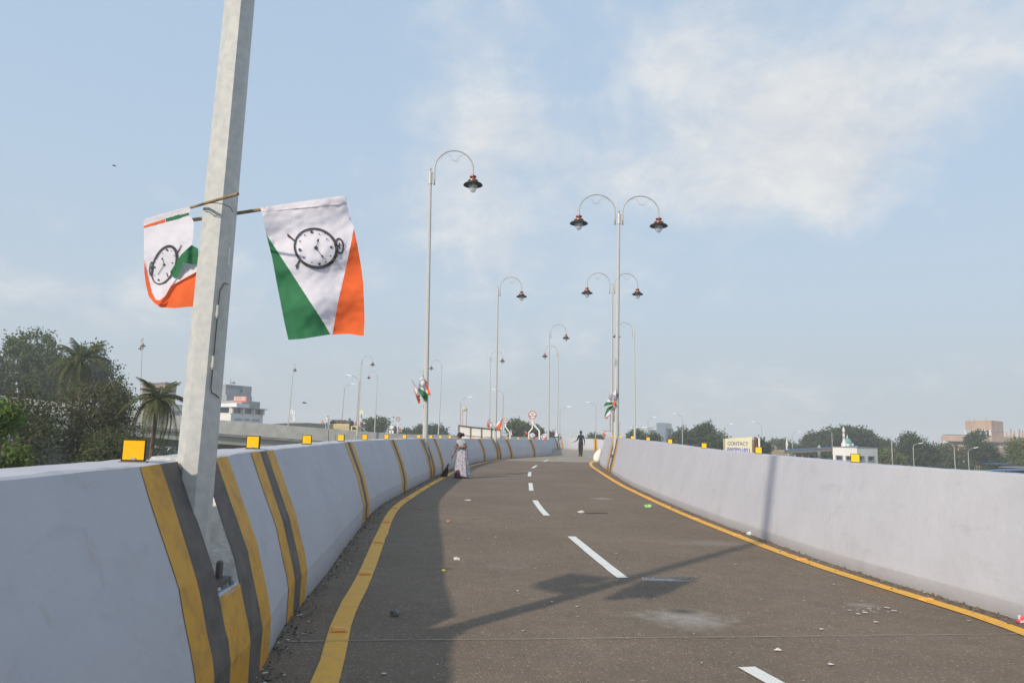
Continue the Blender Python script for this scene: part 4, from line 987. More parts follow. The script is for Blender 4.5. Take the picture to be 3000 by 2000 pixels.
# left side, in front of and behind the flyover
tree(95, 82, 190, 962, 1255, LV['mid'], 'big dark green tree rising above everything at the far left', n=26000, leaf=.19, nc=22, cr=.34, sub=18)
tree(290, 84, 90, 1005, 1200, LV['dark'], 'dark crown behind the taller palm', n=7000, leaf=.17, nc=9)
tree(-60, 80, 130, 1020, 1300, LV['dark'], 'dark green tree cut off by the left edge', n=7000, leaf=.17, nc=9)
palm(235, 1058, 45, 108, 'taller coconut palm behind the olive trees', 250, n=30)
palm(462, 1172, 25, 112, 'shorter coconut palm leaning right beside the near lamp post', 430, n=30)
tree(95, 24, 150, 1085, 1400, LV['olive'], 'thin olive tree with bare branches at the left', n=9000, leaf=.052, nc=15, cr=.36, bark=m_barkp, sub=11, airy=1.9)
tree(300, 26, 140, 1085, 1400, LV['brown'], 'brownish olive tree under the taller palm', n=14000, leaf=.055, nc=18, cr=.36, bark=m_barkp, sub=12, airy=1.9)
tree(330, 22, 110, 1235, 1400, LV['olive'], 'low grey green tree behind the largest reflector', n=8000, leaf=.05, nc=10, cr=.4, bark=m_barkp, sub=12, airy=1.7)
tree(360, 84, 55, 1108, 1290, LV['dark'], 'small dark tree between the two palms', n=4000, leaf=.16, nc=8)
tree(5, 15, 62, 1185, 1300, LV['bright'], 'bright green leafy branch at the left edge', n=2200, leaf=.06, nc=7, sub=10, airy=1.4)
tree(20, 17, 60, 1300, 1420, LV['bright'], 'low bright green shrub at the left edge', n=1800, leaf=.06, nc=7, sub=10, name='shrub', airy=1.4)
for i, (px_, pt_) in enumerate(((-60, 1300), (110, 1285), (260, 1290), (420, 1292), (560, 1298), (680, 1302))):
    tree(px_, 92, 120, pt_ - 30, pt_ + 120, LV['dark'], '%s dark tree from the left, in the shade under the flyover' % ORD[i], n=3600, leaf=.22, nc=8, group='dark trees under the flyover')
# left centre
tree(1100, 140, 46, 1226, 1272, LV['mid'], 'bushy grey green tree behind the truck cab', n=4200, leaf=.26, nc=11)
tree(1158, 150, 12, 1249, 1275, LV['dark'], 'tiny bush beside the sign seen from behind', n=500, leaf=.26, nc=4)
tree(1190, 160, 14, 1263, 1280, LV['dark'], 'low dark tree left of the flagged post', n=700, leaf=.3, nc=5, dome=True)
tree(1262, 150, 54, 1244, 1290, LV['dark'], 'dark spreading tree right behind the flagged lamp post', n=4200, leaf=.27, nc=12, dome=True)
tree(1513, 125, 44, 1233, 1290, LV['mid'], 'round green tree behind the 25 sign', n=4200, leaf=.25, nc=11)
tree(1568, 128, 30, 1238, 1290, LV['mid'], 'green tree behind the go slow sign', n=2600, leaf=.25, nc=9)
tree(1616, 130, 24, 1268, 1290, LV['dark'], 'low bush at the end of the left parapet', n=900, leaf=.25, nc=5)
tree(1746, 150, 26, 1272, 1300, LV['mid'], 'low trees right of the walking man', n=1400, leaf=.26, nc=6)
# right
tree(1858, 120, 26, 1254, 1310, LV['mid'], 'feathery tree behind the double arm posts', n=2400, leaf=.24, nc=8)
tree(1905, 122, 30, 1264, 1320, LV['dark'], 'dark low tree before the pale building', n=2600, leaf=.24, nc=8)
tree(2002, 120, 48, 1250, 1330, LV['blue'], 'round grey green tree, left of the twins', n=6500, leaf=.22, nc=14)
tree(2062, 118, 42, 1237, 1330, LV['blue'], 'taller round grey green tree, right of the twins', n=6500, leaf=.22, nc=14)
tree(2104, 130, 24, 1266, 1300, LV['olive'], 'thin grey tree top left of the contact hoarding', n=1000, leaf=.22, nc=6, airy=1.5)
tree(2098, 100, 34, 1292, 1335, LV['dark'], 'dark low bush touching the contact hoarding', n=2400, leaf=.2, nc=8)
tree(2230, 100, 25, 1290, 1350, LV['dark'], 'dark tree just right of the contact hoarding', n=3600, leaf=.2, nc=9)
tree(2292, 170, 38, 1288, 1325, LV['mid'], 'pale green trees behind the yellow building', n=2400, leaf=.3, nc=8)
tree(2375, 118, 66, 1313, 1350, LV['dark'], 'dark foliage seen through the posts of the blue canopy', n=5200, leaf=.2, nc=12)
tree(2474, 150, 140, 1250, 1345, LV['dark'], 'huge dark dome-shaped tree behind the mosque', n=34000, leaf=.26, nc=64, dome=True, cr=.24, sub=18)
tree(2680, 120, 66, 1262, 1380, LV['dark'], 'tall dark green tree right of the mosque block', n=9500, leaf=.22, nc=18, weep=True)
tree(2612, 112, 44, 1304, 1380, LV['yellow'], 'yellow green bushy tree at the corner of the mosque block', n=4600, leaf=.2, nc=10)
tree(2760, 125, 62, 1288, 1395, LV['brown'], 'olive brown tree below the pink building ledge', n=6500, leaf=.22, nc=14)
tree(2822, 130, 50, 1296, 1395, LV['olive'], 'olive tree with pale branches below the pink building', n=5200, leaf=.22, nc=12)
tree(2858, 135, 34, 1258, 1330, LV['blue'], 'dark tree standing before the pink building', n=3600, leaf=.22, nc=9)
tree(2905, 115, 62, 1290, 1400, LV['dark'], 'layered dark tree right of the olive trees', n=8500, leaf=.22, nc=18, cr=.34)
tree(2985, 105, 50, 1282, 1400, LV['yellow'], 'yellow green tree at the right edge', n=6200, leaf=.2, nc=13)
tree(2800, 112, 60, 1340, 1420, LV['dark'], 'dark undergrowth tree behind the lowest street light', n=3600, leaf=.22, nc=10)
tree(3090, 115, 80, 1270, 1420, LV['dark'], 'dark tree beyond the right edge', n=4200, leaf=.25, nc=10)
# far-off wood that reads as one mass
pts = []
for px_ in range(1640, 3300, 14):
    D_ = 210 + 40 * mnoise.noise((px_ * .01, 0, 0)); a = P(px_, 1296 + .026 * (px_ - 1500) + 8 * mnoise.noise((px_ * .02, 3, 0)), D_); pts.append((a.x, a.y, a.z - 4, 3, 5, 4.2))
for px_ in range(1150, 1640, 14):
    a = P(px_, 1277 + .026 * (px_ - 1500) * 0, 260); pts.append((a.x, a.y, a.z - 4, 3, 5, 4.0))
me = leaves_mesh('woods', crown_points(pts, 42000, 14, .7), .5, LV['dark']); tag(me_obj('woods', me), 'far-off dark woods behind the buildings', kind='stuff')

# ------------------------------------------------------------------ buildings
def plan(xl, xc, xr, D0, dl, dr):
    A = P(xl, 1280, D0 + dl); C = P(xc, 1280, D0); B_ = P(xr, 1280, D0 + dr); A, C, B_ = [Vector((q.x, q.y)) for q in (A, C, B_)]; return A, C, B_, A + B_ - C
def zat(px, py, D): return P(px, py, D).z
def block(name, pl, z0, z1, m, parent, off=0.0):
    A, C, B_, E = pl
    if off:
        ctr = (A + C + B_ + E) / 4; A, C, B_, E = [q + (q - ctr).normalized() * off for q in (A, C, B_, E)]
    b_ = MB(); r = [A, C, B_, E]; o3 = parent.location if parent else Vector((0, 0, 0))
    b_.add([(q.x - o3.x, q.y - o3.y, z0 - o3.z) for q in r] + [(q.x - o3.x, q.y - o3.y, z1 - o3.z) for q in r], [(3, 2, 1, 0), (4, 5, 6, 7), (0, 1, 5, 4), (1, 2, 6, 5), (2, 3, 7, 6), (3, 0, 4, 7)])
    return b_.build(name, m, parent)
def window(pa, pb, u0, u1, z0, z1, parent, m, mf=None, name='window', depth=.06):
    """framed window on the face running from plan point pa to pb (seen from outside, left to right)"""
    d_ = (pb - pa); n_ = Vector((d_.y, -d_.x)).normalized(); a = pa + d_ * u0; c = pa + d_ * u1; o3 = parent.location
    def V(q, z, o_): return (q.x + n_.x * o_ - o3.x, q.y + n_.y * o_ - o3.y, z - o3.z)
    e = depth; t = (c - a).normalized() * .12
    b_ = MB(); b_.quad(V(a, z0, .03), V(c, z0, .03), V(c, z1, .03), V(a, z1, .03)); w_ = b_.build(name, m, parent)
    if mf:
        b_ = MB()
        for (p_, q_, y0, y1) in ((a - t, c + t, z1, z1 + .12), (a - t, c + t, z0 - .12, z0), (a - t, a, z0, z1), (c, c + t, z0, z1)):
            b_.add([V(p_, y0, .0), V(q_, y0, .0), V(q_, y1, .0), V(p_, y1, .0), V(p_, y0, e), V(q_, y0, e), V(q_, y1, e), V(p_, y1, e)], [(4, 5, 6, 7), (0, 1, 5, 4), (1, 2, 6, 5), (2, 3, 7, 6), (3, 0, 4, 7)])
        b_.build('frame', mf, w_)
    return w_
m_bwhite = mat('building_white', (.68, .68, .66), .8, var=.08, vscale=.4); m_bgrey = mat('building_grey', (.30, .32, .33), .8, var=.08, vscale=.3)
m_pink = mat('building_pink', (.50, .345, .26), .85, var=.10, vscale=.35); m_cream = mat('building_cream', (.60, .46, .26), .85, var=.12, vscale=.5)
m_win = mat('dark_window', (.03, .035, .04), .15, spec=.6); m_teal = mat('teal_dome', (.12, .30, .27), .5, var=.1, vscale=2); m_bluem = mat('blue_sheet', (.05, .14, .27), .5, var=.1, vscale=1)
m_glass = mat('blue_glass_wall', (.10, .15, .22), .25, spec=.6, var=.15, vscale=.2); m_rust = mat('rusty_frame', (.16, .07, .04), .9, var=.3, vscale=5); m_cer = mat('orange_signboard', (.70, .20, .11), .6)

# white and grey block left, behind the near lamp post (150 m away)
D_ = 150
bw = empty('office_building', (P(640, 1280, D_).x, D_, -6), 0, 'white and grey terraced building with an orange roof sign right of the near lamp post', 'building')
pl = plan(560, 672, 766, D_, 8, 12); A_, C_, B_, E_ = pl
block('lower_storey', pl, -6, zat(672, 1209, D_), m_bwhite, bw)
block('open_floor', pl, zat(672, 1209, D_), zat(672, 1193, D_), m_win, bw, -.4)
for u in (.0, .33, .66, .98):
    q = C_ + (B_ - C_) * u; b = MB(); b.box((q.x - bw.location.x, q.y - bw.location.y, (zat(672, 1201, D_)) + 6), (.7, .7, 1.3)); b.build('column', m_bwhite, bw)
block('roof_slab', pl, zat(672, 1193, D_), zat(672, 1191, D_), m_bgrey, bw, 1.0)
b = MB(); a = P(776, 1202, D_ + 13)
pl2 = plan(640, 686, 724, D_ + 3, 5, 5); block('upper_block', pl2, zat(672, 1191, D_) + .01, zat(690, 1180, D_ + 3), m_bwhite, bw)
pl3 = plan(640, 700, 755, D_ + 8, 5, 8); block('upper_grey_block', pl3, zat(672, 1191, D_) + .01, zat(740, 1174, D_ + 10), m_bgrey, bw)
for (u0, u1) in ((.10, .35), (.42, .57), (.64, .88)): window(C_, B_, u0, u1, zat(672, 1230, D_), zat(672, 1224, D_), bw, m_bgrey, m_bwhite)
sa, sb = P(688, 1180, D_ + 2), P(726, 1180, D_ + 2); zt_ = zat(700, 1161, D_ + 2); zb_ = zat(700, 1177, D_ + 2)
b = MB(); b.box(((sa.x + sb.x) / 2 - bw.location.x, 2 - .6, (zt_ + zb_) / 2 + 6), (sb.x - sa.x, .4, zt_ - zb_)); sg = b.build('roof_sign', m_cer, bw)
text_obj('SUCCESS', 1.0, m_signw, sg, ((sa.x + sb.x) / 2 - bw.location.x - .1, 1.15, (zt_ + zb_) / 2 + 6.05), (R(90), R(0), 0), bold=.03, sx=.60)
kt = empty('tower_building', (P(680, 1280, 190).x, 190, -6), 0, 'tall plain grey tower building with lettering, behind the white terraced one', 'building')
pl = plan(600, 650, 727, 190, 10, 8); A_, C_, B_, E_ = pl
block('base_block', plan(560, 655, 730, 186, 10, 9), -6, zat(650, 1157, 190), m_bgrey, kt)
block('tower', pl, zat(650, 1157, 190) + .01, zat(650, 1125, 190), m_bgrey, kt)
d_ = (B_ - C_).normalized(); th = math.atan2(d_.y, d_.x)
q = C_ + (B_ - C_) * .33; n_ = Vector((d_.y, -d_.x)); q = q + n_ * .08
text_obj('KAMODINI', 1.25, m_dkgrey, kt, (q.x - kt.location.x, q.y - 190, zat(680, 1133, 190) + 6), (R(90), 0, th), bold=.03, sx=.9)
window(C_, B_, .54, .64, zat(690, 1146, 190), zat(690, 1138, 190), kt, m_win, m_bgrey); window(C_, B_, .38, .66, zat(690, 1158, 190), zat(690, 1155.5, 190), kt, m_win, m_bgrey, 'vent')
for px_, h_ in ((651, 10), (675, 14)):
    b = MB(); a = P(px_, 1125, 191); c = P(px_ + 1, 1125 - h_, 191); b.tube([a - kt.location, c - kt.location], .12, 5); b.build('mast', m_bgrey, kt)
b = MB(); a = P(676, 1122, 191) - kt.location; b.tube([a, a + Vector((.9, 0, .15)), a + Vector((1.3, 0, -.1))], [.1, .35, .05], 6); b.build('mast', m_dkgrey, kt)
# brown terraced block behind the shorter palm
pk = empty('office_building', (P(470, 1280, 170).x, 170, -6), 0, 'brown building mostly hidden behind the shorter palm', 'building')
pl = plan(404, 470, 505, 170, 8, 8); block('wall', pl, -6, zat(470, 1121, 170), mat('brown_render', (.24, .18, .145), .9), pk); block('roof_slab', pl, zat(470, 1121, 170), zat(470, 1118.5, 170), m_bgrey, pk, .8)
for j in range(3): window(pl[1], pl[2], .1, .9, zat(470, 1160 + j * 36, 170), zat(470, 1146 + j * 36, 170), pk, m_win, m_bwhite)
wb = empty('office_building', (P(515, 1280, 140).x, 140, -6), 0, 'white and grey building peeping out left of the near lamp post', 'building')
pl = plan(490, 500, 560, 140, 8, 8); block('wall', pl, -6, zat(500, 1186, 140), m_bwhite, wb); block('roof_slab', pl, zat(500, 1186, 140), zat(500, 1184, 140), m_bgrey, wb, .5)
for j in range(3): window(pl[1], pl[2], .1 + j * .3, .3 + j * .3, zat(510, 1216, 140), zat(510, 1204, 140), wb, m_win, m_bgrey)
# dark hall roof
hr = empty('hall', (P(870, 1280, 125).x, 125, -6), 0, 'low hall with a dark green-grey curved roof behind the flyover lamp', 'building')
b = MB(); prof = [(780, 1243), (840, 1239), (900, 1238), (930, 1241), (962, 1250), (962, 1275), (780, 1275)]
v0 = [P(x, y, 125) - hr.location for x, y in prof]; v1 = [v + Vector((0, 30, 0)) for v in v0]; n = len(v0)
b.add(v0 + v1, [tuple(range(n))[::-1], tuple(range(n, 2 * n))] + [(i, (i + 1) % n, n + (i + 1) % n, n + i) for i in range(n)]); b.build('roof', mat('dark_roof', (.06, .075, .065), .7, var=.1, vscale=.5), hr)
b = MB(); b.box((0, 15, 3), (13, 29, 6)); b.build('wall', m_bgrey, hr)
# small lattice antenna
at_ = empty('antenna_mast', P(856, 1240, 150), 0, 'stubby white lattice antenna mast above the dark hall roof', 'antenna')
b = MB()
for x in (-.35, .35):
    for y in (-.35, .35): b.tube([(x, y, -4), (x, y, 2.7)], .05, 4)
for k_ in range(7):
    z = -3 + .8 * k_; b.tube([(-.35, -.35, z), (.35, -.35, z + .7)], .04, 4); b.tube([(.35, -.35, z), (-.35, -.35, z + .7)], .04, 4)
b.build('lattice', m_signw, at_)
b = MB()
for x, z in ((-.45, 2.2), (.45, 2.1), (-.5, .9), (.5, 1.0), (0, 2.4)): b.box((x, -.45, z), (.28, .2, .95))
b.build('antenna_panel', m_signw, at_)
# water tower
wt = empty('water_tower', P(1360, 1240, 300), 0, 'far red and white lattice tower with a yellowish tank on top', 'tower')
b = MB(); s_ = 300 / F; zt_ = 38 * s_
for sx_, sy_ in ((-1, -1), (1, -1), (1, 1), (-1, 1)): b.tube([(sx_ * .9, sy_ * .9, -14), (sx_ * .8, sy_ * .8, zt_)], .13, 4)
b.build('leg', mat('red_lattice', (.45, .22, .2), .8), wt)
b = MB()
for k_ in range(9):
    z = -6 + k_ * 1.4; b.tube([(-.9, -.9, z), (.9, -.9, z + 1.4)], .09, 4); b.tube([(.9, -.9, z), (-.9, -.9, z + 1.4)], .09, 4)
b.build('bracing', m_signw, wt)
b = MB(); b.lathe([(.3, zt_ - .3), (1.25, zt_), (1.3, zt_ + .3), (.9, zt_ + .9), (.6, zt_ + 1.5), (.15, zt_ + 1.7), (.06, zt_ + 2.6), (.04, zt_ + 4.4)], 14); b.build('tank', mat('tank_yellow', (.45, .42, .25), .7), wt, True)
# small white building left of the dark spreading tree
o_ = empty('white_building', (P(1216, 1280, 190).x, 190, -6), 0, 'tiny white building left of the flagged lamp post', 'building'); block('wall', plan(1208, 1212, 1226, 190, 3, 3), -6, zat(1215, 1254.5, 190), m_bwhite, o_); block('roof', plan(1208, 1212, 1226, 190, 3, 3), zat(1215, 1254.5, 190), zat(1215, 1253.8, 190), m_bgrey, o_, .3)
# blank hoarding with rusty frame
hb = empty('hoarding', P(1405, 1262, 62), 0, 'long blank white hoarding on a rusty frame behind the left parapet', 'hoarding')
def hq(px, py, D=62): return P(px, py, D) - hb.location
b = MB(); xs = [1343.5, 1378, 1410, 1439, 1467]; tops = [1245.5, 1250, 1253, 1255.5, 1259]
for i in range(4):
    b = MB(); v = [hq(xs[i] + .6, 1284), hq(xs[i + 1] - .6, 1284), hq(xs[i + 1] - .6, tops[i + 1] + 1.2), hq(xs[i] + .6, tops[i] + 1.2)]; b.add(v + [q_ + Vector((0, .06, 0)) for q_ in v], [(0, 1, 2, 3), (7, 6, 5, 4), (0, 3, 7, 4), (1, 5, 6, 2), (3, 2, 6, 7)]); b.build('panel', m_bwhite, hb)
b = MB(); 
for x, t_ in zip(xs, tops): b.tube([hq(x, 1290, 61.9), hq(x, t_ - 1, 61.9)], .035, 4)
for i in range(4): b.tube([hq(xs[i], tops[i], 61.9), hq(xs[i + 1], tops[i + 1], 61.9)], .04, 4); b.tube([hq(xs[i], tops[i] + 26, 61.88), hq(xs[i + 1], 1277 + i * 1.5, 61.88)], .02, 4)
b.build('frame', m_rust, hb)
# blue tower and its pale neighbour
bt = empty('office_tower', (P(1950, 1280, 350).x, 350, -6), 0, 'blue grey glass tower far behind the right parapet', 'building')
pl = plan(1923.5, 1950, 1968, 350, 6, 16); block('tower', pl, -6, zat(1950, 1238, 350), m_glass, bt); block('annex', plan(1960, 1966, 1972.5, 356, 6, 10), -6, zat(1966, 1254, 356), m_bgrey, bt)
for k_ in range(9):
    z = zat(1950, 1243 + 6 * k_, 350)
    for (pa, pb) in ((pl[0], pl[1]), (pl[1], pl[2])): window(pa, pb, .04, .96, z, z + .18, bt, m_bgrey, None, 'floor_band')
pb_ = empty('office_building', (P(1886, 1280, 300).x, 300, -6), 0, 'pale flat-roofed building just left of the blue tower', 'building')
block('wall', plan(1850, 1900, 1923, 300, 8, 4), -6, zat(1900, 1258, 300), m_bgrey, pb_); block('roof_slab', plan(1848, 1900, 1924, 300, 8, 4), zat(1900, 1253, 300), zat(1900, 1250, 300), m_bwhite, pb_, .3)
for px_ in (1852, 1876, 1900, 1920): a = P(px_, 1253, 300.6); b = MB(); b.box((a.x - pb_.location.x, 1.2, zat(px_, 1255.5, 300) + 6), (.7, .7, .85)); b.build('column', m_bwhite, pb_)
for k_ in range(3): window(*plan(1850, 1900, 1923, 300, 8, 4)[0:2], .1, .9, zat(1880, 1268 + k_ * 6, 300), zat(1880, 1264.5 + k_ * 6, 300), pb_, m_win, None)
o_ = empty('water_tank', P(2030, 1268, 170), 0, 'pale yellow roof tank between the twin round trees', 'tank'); b = MB(); b.lathe([(.45, -8), (.45, .3), (.38, .8), (.1, 1.0)], 12); b.build('tank', mat('pale_tank', (.60, .56, .38), .7), o_)
o_ = empty('apartment_building', (P(2102, 1280, 220).x, 220, -6), 0, 'pinkish apartment block half hidden by the thin grey tree', 'building'); pl = plan(2084, 2100, 2118, 220, 4, 5); block('wall', pl, -6, zat(2100, 1283, 220), m_pink, o_); block('roof', pl, zat(2100, 1283, 220), zat(2100, 1282, 220), m_bgrey, o_, .2); block('upper_floor', plan(2096, 2104, 2112, 222, 3, 4), zat(2100, 1282, 220), zat(2104, 1272, 222), m_bgrey, o_)
for k_ in range(4): window(pl[1], pl[2], .1 + .23 * k_, .22 + .23 * k_, zat(2100, 1296, 220), zat(2100, 1289, 220), o_, m_win, None)
# contact hoarding
D_ = 80; ch = empty('hoarding', P(2162, 1305, D_), 0, 'cream hoarding painted with the word contact and a blue phone number', 'hoarding')
vL, vR = P(2119.5, 1284.5, D_ + 1.5), P(2204.5, 1279.5, D_ - 1.5)
d_ = Vector((vR.x - vL.x, vR.y - vL.y)); wd = d_.length; th = math.atan2(d_.y, d_.x); zc_ = (vL.z + vR.z) / 2
hbx = lambda u, z, o_: (vL.x + d_.x * u + math.sin(th) * o_ - ch.location.x, vL.y + d_.y * u - math.cos(th) * o_ - ch.location.y, z - ch.location.z)
b = MB(); zz0 = zc_ - 3.4; b.add([hbx(0, zz0, 0), hbx(1, zz0, 0), hbx(1, vR.z, 0), hbx(0, vL.z, 0), hbx(0, zz0, -.15), hbx(1, zz0, -.15), hbx(1, vR.z, -.15), hbx(0, vL.z, -.15)], [(0, 1, 2, 3), (7, 6, 5, 4), (3, 2, 6, 7), (0, 3, 7, 4), (1, 5, 6, 2), (0, 4, 5, 1)]); b.build('panel', mat('cream_board', (.66, .63, .42), .7, var=.04, vscale=.5), ch)
m_navy = mat('navy_paint', (.14, .14, .28), .7); m_blue2 = mat('blue_paint', (.12, .14, .50), .7)
zt1 = zat(2162, 1299.5, D_) ; zt2 = zat(2162, 1322, D_)
text_obj('CONTACT', .56, m_navy, ch, hbx(.50, zt1, .012), (R(90), 0, th), bold=.012, sx=.98)
text_obj('9097921821', .98, m_blue2, ch, hbx(.53, zt2, .012), (R(90), 0, th), bold=.03, sx=.62)
for u_ in (0.045, .995):
    b = MB(); b.tube([hbx(u_, vL.z + .02, .03), hbx(u_, zz0 - 2, .03)], .035, 4); b.build('frame_edge', m_rust, ch)
b = MB(); t0 = 1.02
for u_ in (1.015, 1.075): b.tube([hbx(u_, vR.z, -.3), hbx(u_, -6, -.3)], .05, 4)
for k_ in range(12):
    z = vR.z - .3 * k_; b.tube([hbx(1.015, z, -.3), hbx(1.075, z - .3, -.3)], .03, 4); b.tube([hbx(1.075, z, -.3), hbx(1.015, z - .3, -.3)], .03, 4)
b.build('lattice_support', m_rust, ch)
b = MB(); b.tube([hbx(1.13, vR.z - .1, -.5), hbx(1.13, -6, -.5)], .10, 6); b.build('post', m_signw, ch)
# yellow building, minaret post, canopy, mosque block
yb_ = empty('yellow_building', (P(2285, 1280, 130).x, 130, -6), 0, 'low yellow building between the dark tree and the blue canopy', 'building')
pl = plan(2258, 2264, 2316, 130, 6, 3); block('wall', pl, -6, zat(2280, 1319, 130), m_cream, yb_); block('stair_tower', plan(2258, 2262, 2268, 130.5, 3, 2), zat(2280, 1319, 130), zat(2262, 1307, 130), m_cream, yb_); block('roof_slab', plan(2257, 2262, 2270, 130.5, 3, 2), zat(2262, 1307, 130), zat(2262, 1305.5, 130), m_pink, yb_, .15)
for k_ in range(4): window(pl[1], pl[2], .15 + k_ * .16, .22 + k_ * .16, zat(2280, 1339.5, 130), zat(2280, 1337.5, 130), yb_, m_win, None, 'vent')
for k_ in range(3): window(pl[1], pl[2], .2 + k_ * .17, .215 + k_ * .17, zat(2280, 1337, 130), zat(2280, 1323, 130), yb_, m_pink, None, 'pipe')
b = MB(); a = P(2269, 1314, 132); b.lathe([(.55, 0), (.55, .9), (.2, 1.1)], 12, tuple(a - yb_.location - Vector((0, 0, .6)))); b.build('roof_tank', m_dkgrey, yb_)
mp = empty('minaret', P(2306, 1320, 140), 0, 'slim white minaret behind the left end of the blue canopy', 'minaret'); b = MB(); b.lathe([(.22, -8), (.20, 1.2), (.28, 1.25), (.18, 1.4), (.16, 1.9), (.05, 2.2), (.02, 2.9)], 10); b.build('shaft', m_bwhite, mp)
cn = empty('canopy', (P(2400, 1320, 105).x, 105, -6), 0, 'long blue sheet canopy on pale posts with a railing, left of the mosque block', 'canopy')
def cq(px, py, D): return P(px, py, D) - cn.location
b = MB(); v = [cq(2298, 1317.5, 104), cq(2515, 1305.5, 100), cq(2515, 1304.6, 108), cq(2298, 1316.6, 112)]; b.add(v + [q_ - Vector((0, 0, .12)) for q_ in v], [(0, 1, 2, 3), (7, 6, 5, 4), (0, 4, 5, 1), (1, 5, 6, 2), (2, 6, 7, 3), (3, 7, 4, 0)]); b.build('roof_sheet', m_bluem, cn)
b = MB(); v2 = [q_ + Vector((0, .12, -.125)) for q_ in v]; b.add(v2 + [q_ - Vector((0, 0, .4)) for q_ in v2], [(0, 1, 2, 3), (7, 6, 5, 4), (0, 4, 5, 1), (1, 5, 6, 2), (2, 6, 7, 3), (3, 7, 4, 0)]); b.build('underside_shade', m_steel, cn)  # dark slab stands in for the shade under the canopy sheet
for i, px_ in enumerate((2309, 2329, 2350, 2369, 2388.5, 2407, 2432)):
    yt_ = 1317.5 - (px_ - 2298) * .055 + .6; b = MB(); b.tube([cq(px_, yt_, 104), cq(px_ + 1, 1420, 104)], .10, 6); b.build('post', mat('pale_green_steel', (.42, .47, .42), .6) if i == 0 else bpy.data.materials['pale_green_steel'], cn)
for dy_ in (1331, 1341): b = MB(); b.tube([cq(2309, dy_, 103.9), cq(2436, dy_ - 1, 103.9)], .035, 4); b.build('rail', m_signw, cn)
mq = empty('mosque_block', (P(2509, 1340, 95).x, 95, -6), 0, 'white flat-roofed mosque block with small dark windows above the right parapet', 'building')
pl = plan(2438.5, 2509, 2569, 95, 2.2, 3.5); block('wall', pl, -6, zat(2509, 1310.5, 95), m_bwhite, mq); block('roof_edge', pl, zat(2509, 1310.5, 95), zat(2509, 1309.3, 95), m_bgrey, mq, .12)
fr = m_bgrey
for (pa, pb, u0, u1) in ((pl[0], pl[1], .155, .39), (pl[0], pl[1], .57, .97), (pl[1], pl[2], .02, .30), (pl[1], pl[2], .50, .80)):
    w_ = window(pa, pb, u0, u1, zat(2509, 1348, 95), zat(2509, 1337, 95), mq, m_win, fr, depth=.10)
    window(pa, pb, u0 + (u1 - u0) * .70, u0 + (u1 - u0) * .96, zat(2509, 1347.6, 95), zat(2509, 1337.6, 95), mq, mat('pale_shutter', (.35, .40, .42), .5) if 'pale_shutter' not in bpy.data.materials else bpy.data.materials['pale_shutter'], None, 'shutter')
dm = empty('mosque_dome', P(2483, 1306, 112), 0, 'teal mosque dome with a pale spire beside the tall minaret', 'dome'); s_ = 112 / F; b = MB()
b.lathe([(17 * s_, -1.5), (17 * s_, .15), (15.5 * s_, .2), (14.5 * s_, 6 * s_)], 20); b.build('drum', m_bwhite, dm)
for k_ in range(12):
    a_ = k_ * PI / 6; b = MB(); b.tube([(15.3 * s_ * math.cos(a_), 15.3 * s_ * math.sin(a_), .15), (15.3 * s_ * math.cos(a_), 15.3 * s_ * math.sin(a_), .42)], .07, 4); b.build('merlon', m_bwhite, dm)
b = MB(); b.lathe([(13.5 * s_, 6 * s_), (13 * s_, 11 * s_), (10 * s_, 17 * s_), (6 * s_, 21 * s_), (2 * s_, 24 * s_), (1 * s_, 25 * s_)], 20); b.build('cupola', m_teal, dm, True)
b = MB(); b.lathe([(2 * s_, 23 * s_), (1.6 * s_, 27 * s_), (.5 * s_, 30 * s_), (.2 * s_, 36 * s_)], 8); b.build('spire', m_bwhite, dm)
mn = empty('minaret', P(2473, 1306, 108), 0, 'tall pinkish banded minaret in front of the teal dome', 'minaret'); s_ = 108 / F
for k_ in range(7):
    z = k_ * 7 * s_; b = MB(); b.lathe([(3.4 * s_, z), (3.2 * s_, z + 6 * s_), (3.7 * s_, z + 6.1 * s_), (3.7 * s_, z + 7 * s_)], 10); b.build('shaft_band', m_pink if k_ % 2 else m_bwhite, mn)
b = MB(); b.lathe([(2.4 * s_, 49 * s_), (2.2 * s_, 52 * s_), (.4 * s_, 55 * s_)], 10); b.build('cap', m_bwhite, mn)
b = MB(); b.lathe([(8 * s_, -2), (7 * s_, 2 * s_), (3.6 * s_, 16 * s_)], 10); b.build('buttress', m_bwhite, mn)
sd_ = empty('mosque_dome', P(2400, 1311, 115), 0, 'small pale dome showing above the blue canopy', 'dome'); s_ = 70 / F
b = MB(); b.lathe([(8 * s_, -1.5), (8 * s_, 2 * s_), (7 * s_, 6 * s_), (4 * s_, 10 * s_), (1 * s_, 12 * s_), (.4 * s_, 17 * s_)], 14); b.build('cupola', m_bgrey, sd_, True)
o_ = empty('white_building', (P(2362, 1280, 230).x, 230, -6), 0, 'bright white building beside the foot of the dome-shaped tree', 'building'); block('wall', plan(2350, 2353, 2371, 230, 4, 2), -6, zat(2360, 1285, 230), m_bwhite, o_); block('annex', plan(2360, 2366, 2376, 229, 2, 2), -6, zat(2366, 1288, 229), m_bwhite, o_)
o_ = empty('white_building', (P(2335, 1280, 200).x, 200, -6), 0, 'low long white roof left of the dome-shaped tree', 'building'); block('wall', plan(2325, 2328, 2344, 200, 4, 2), -6, zat(2335, 1307, 200), m_bgrey, o_); block('roof', plan(2324, 2328, 2345, 200, 4, 2), zat(2335, 1307, 200), zat(2335, 1304, 200), m_bwhite, o_)
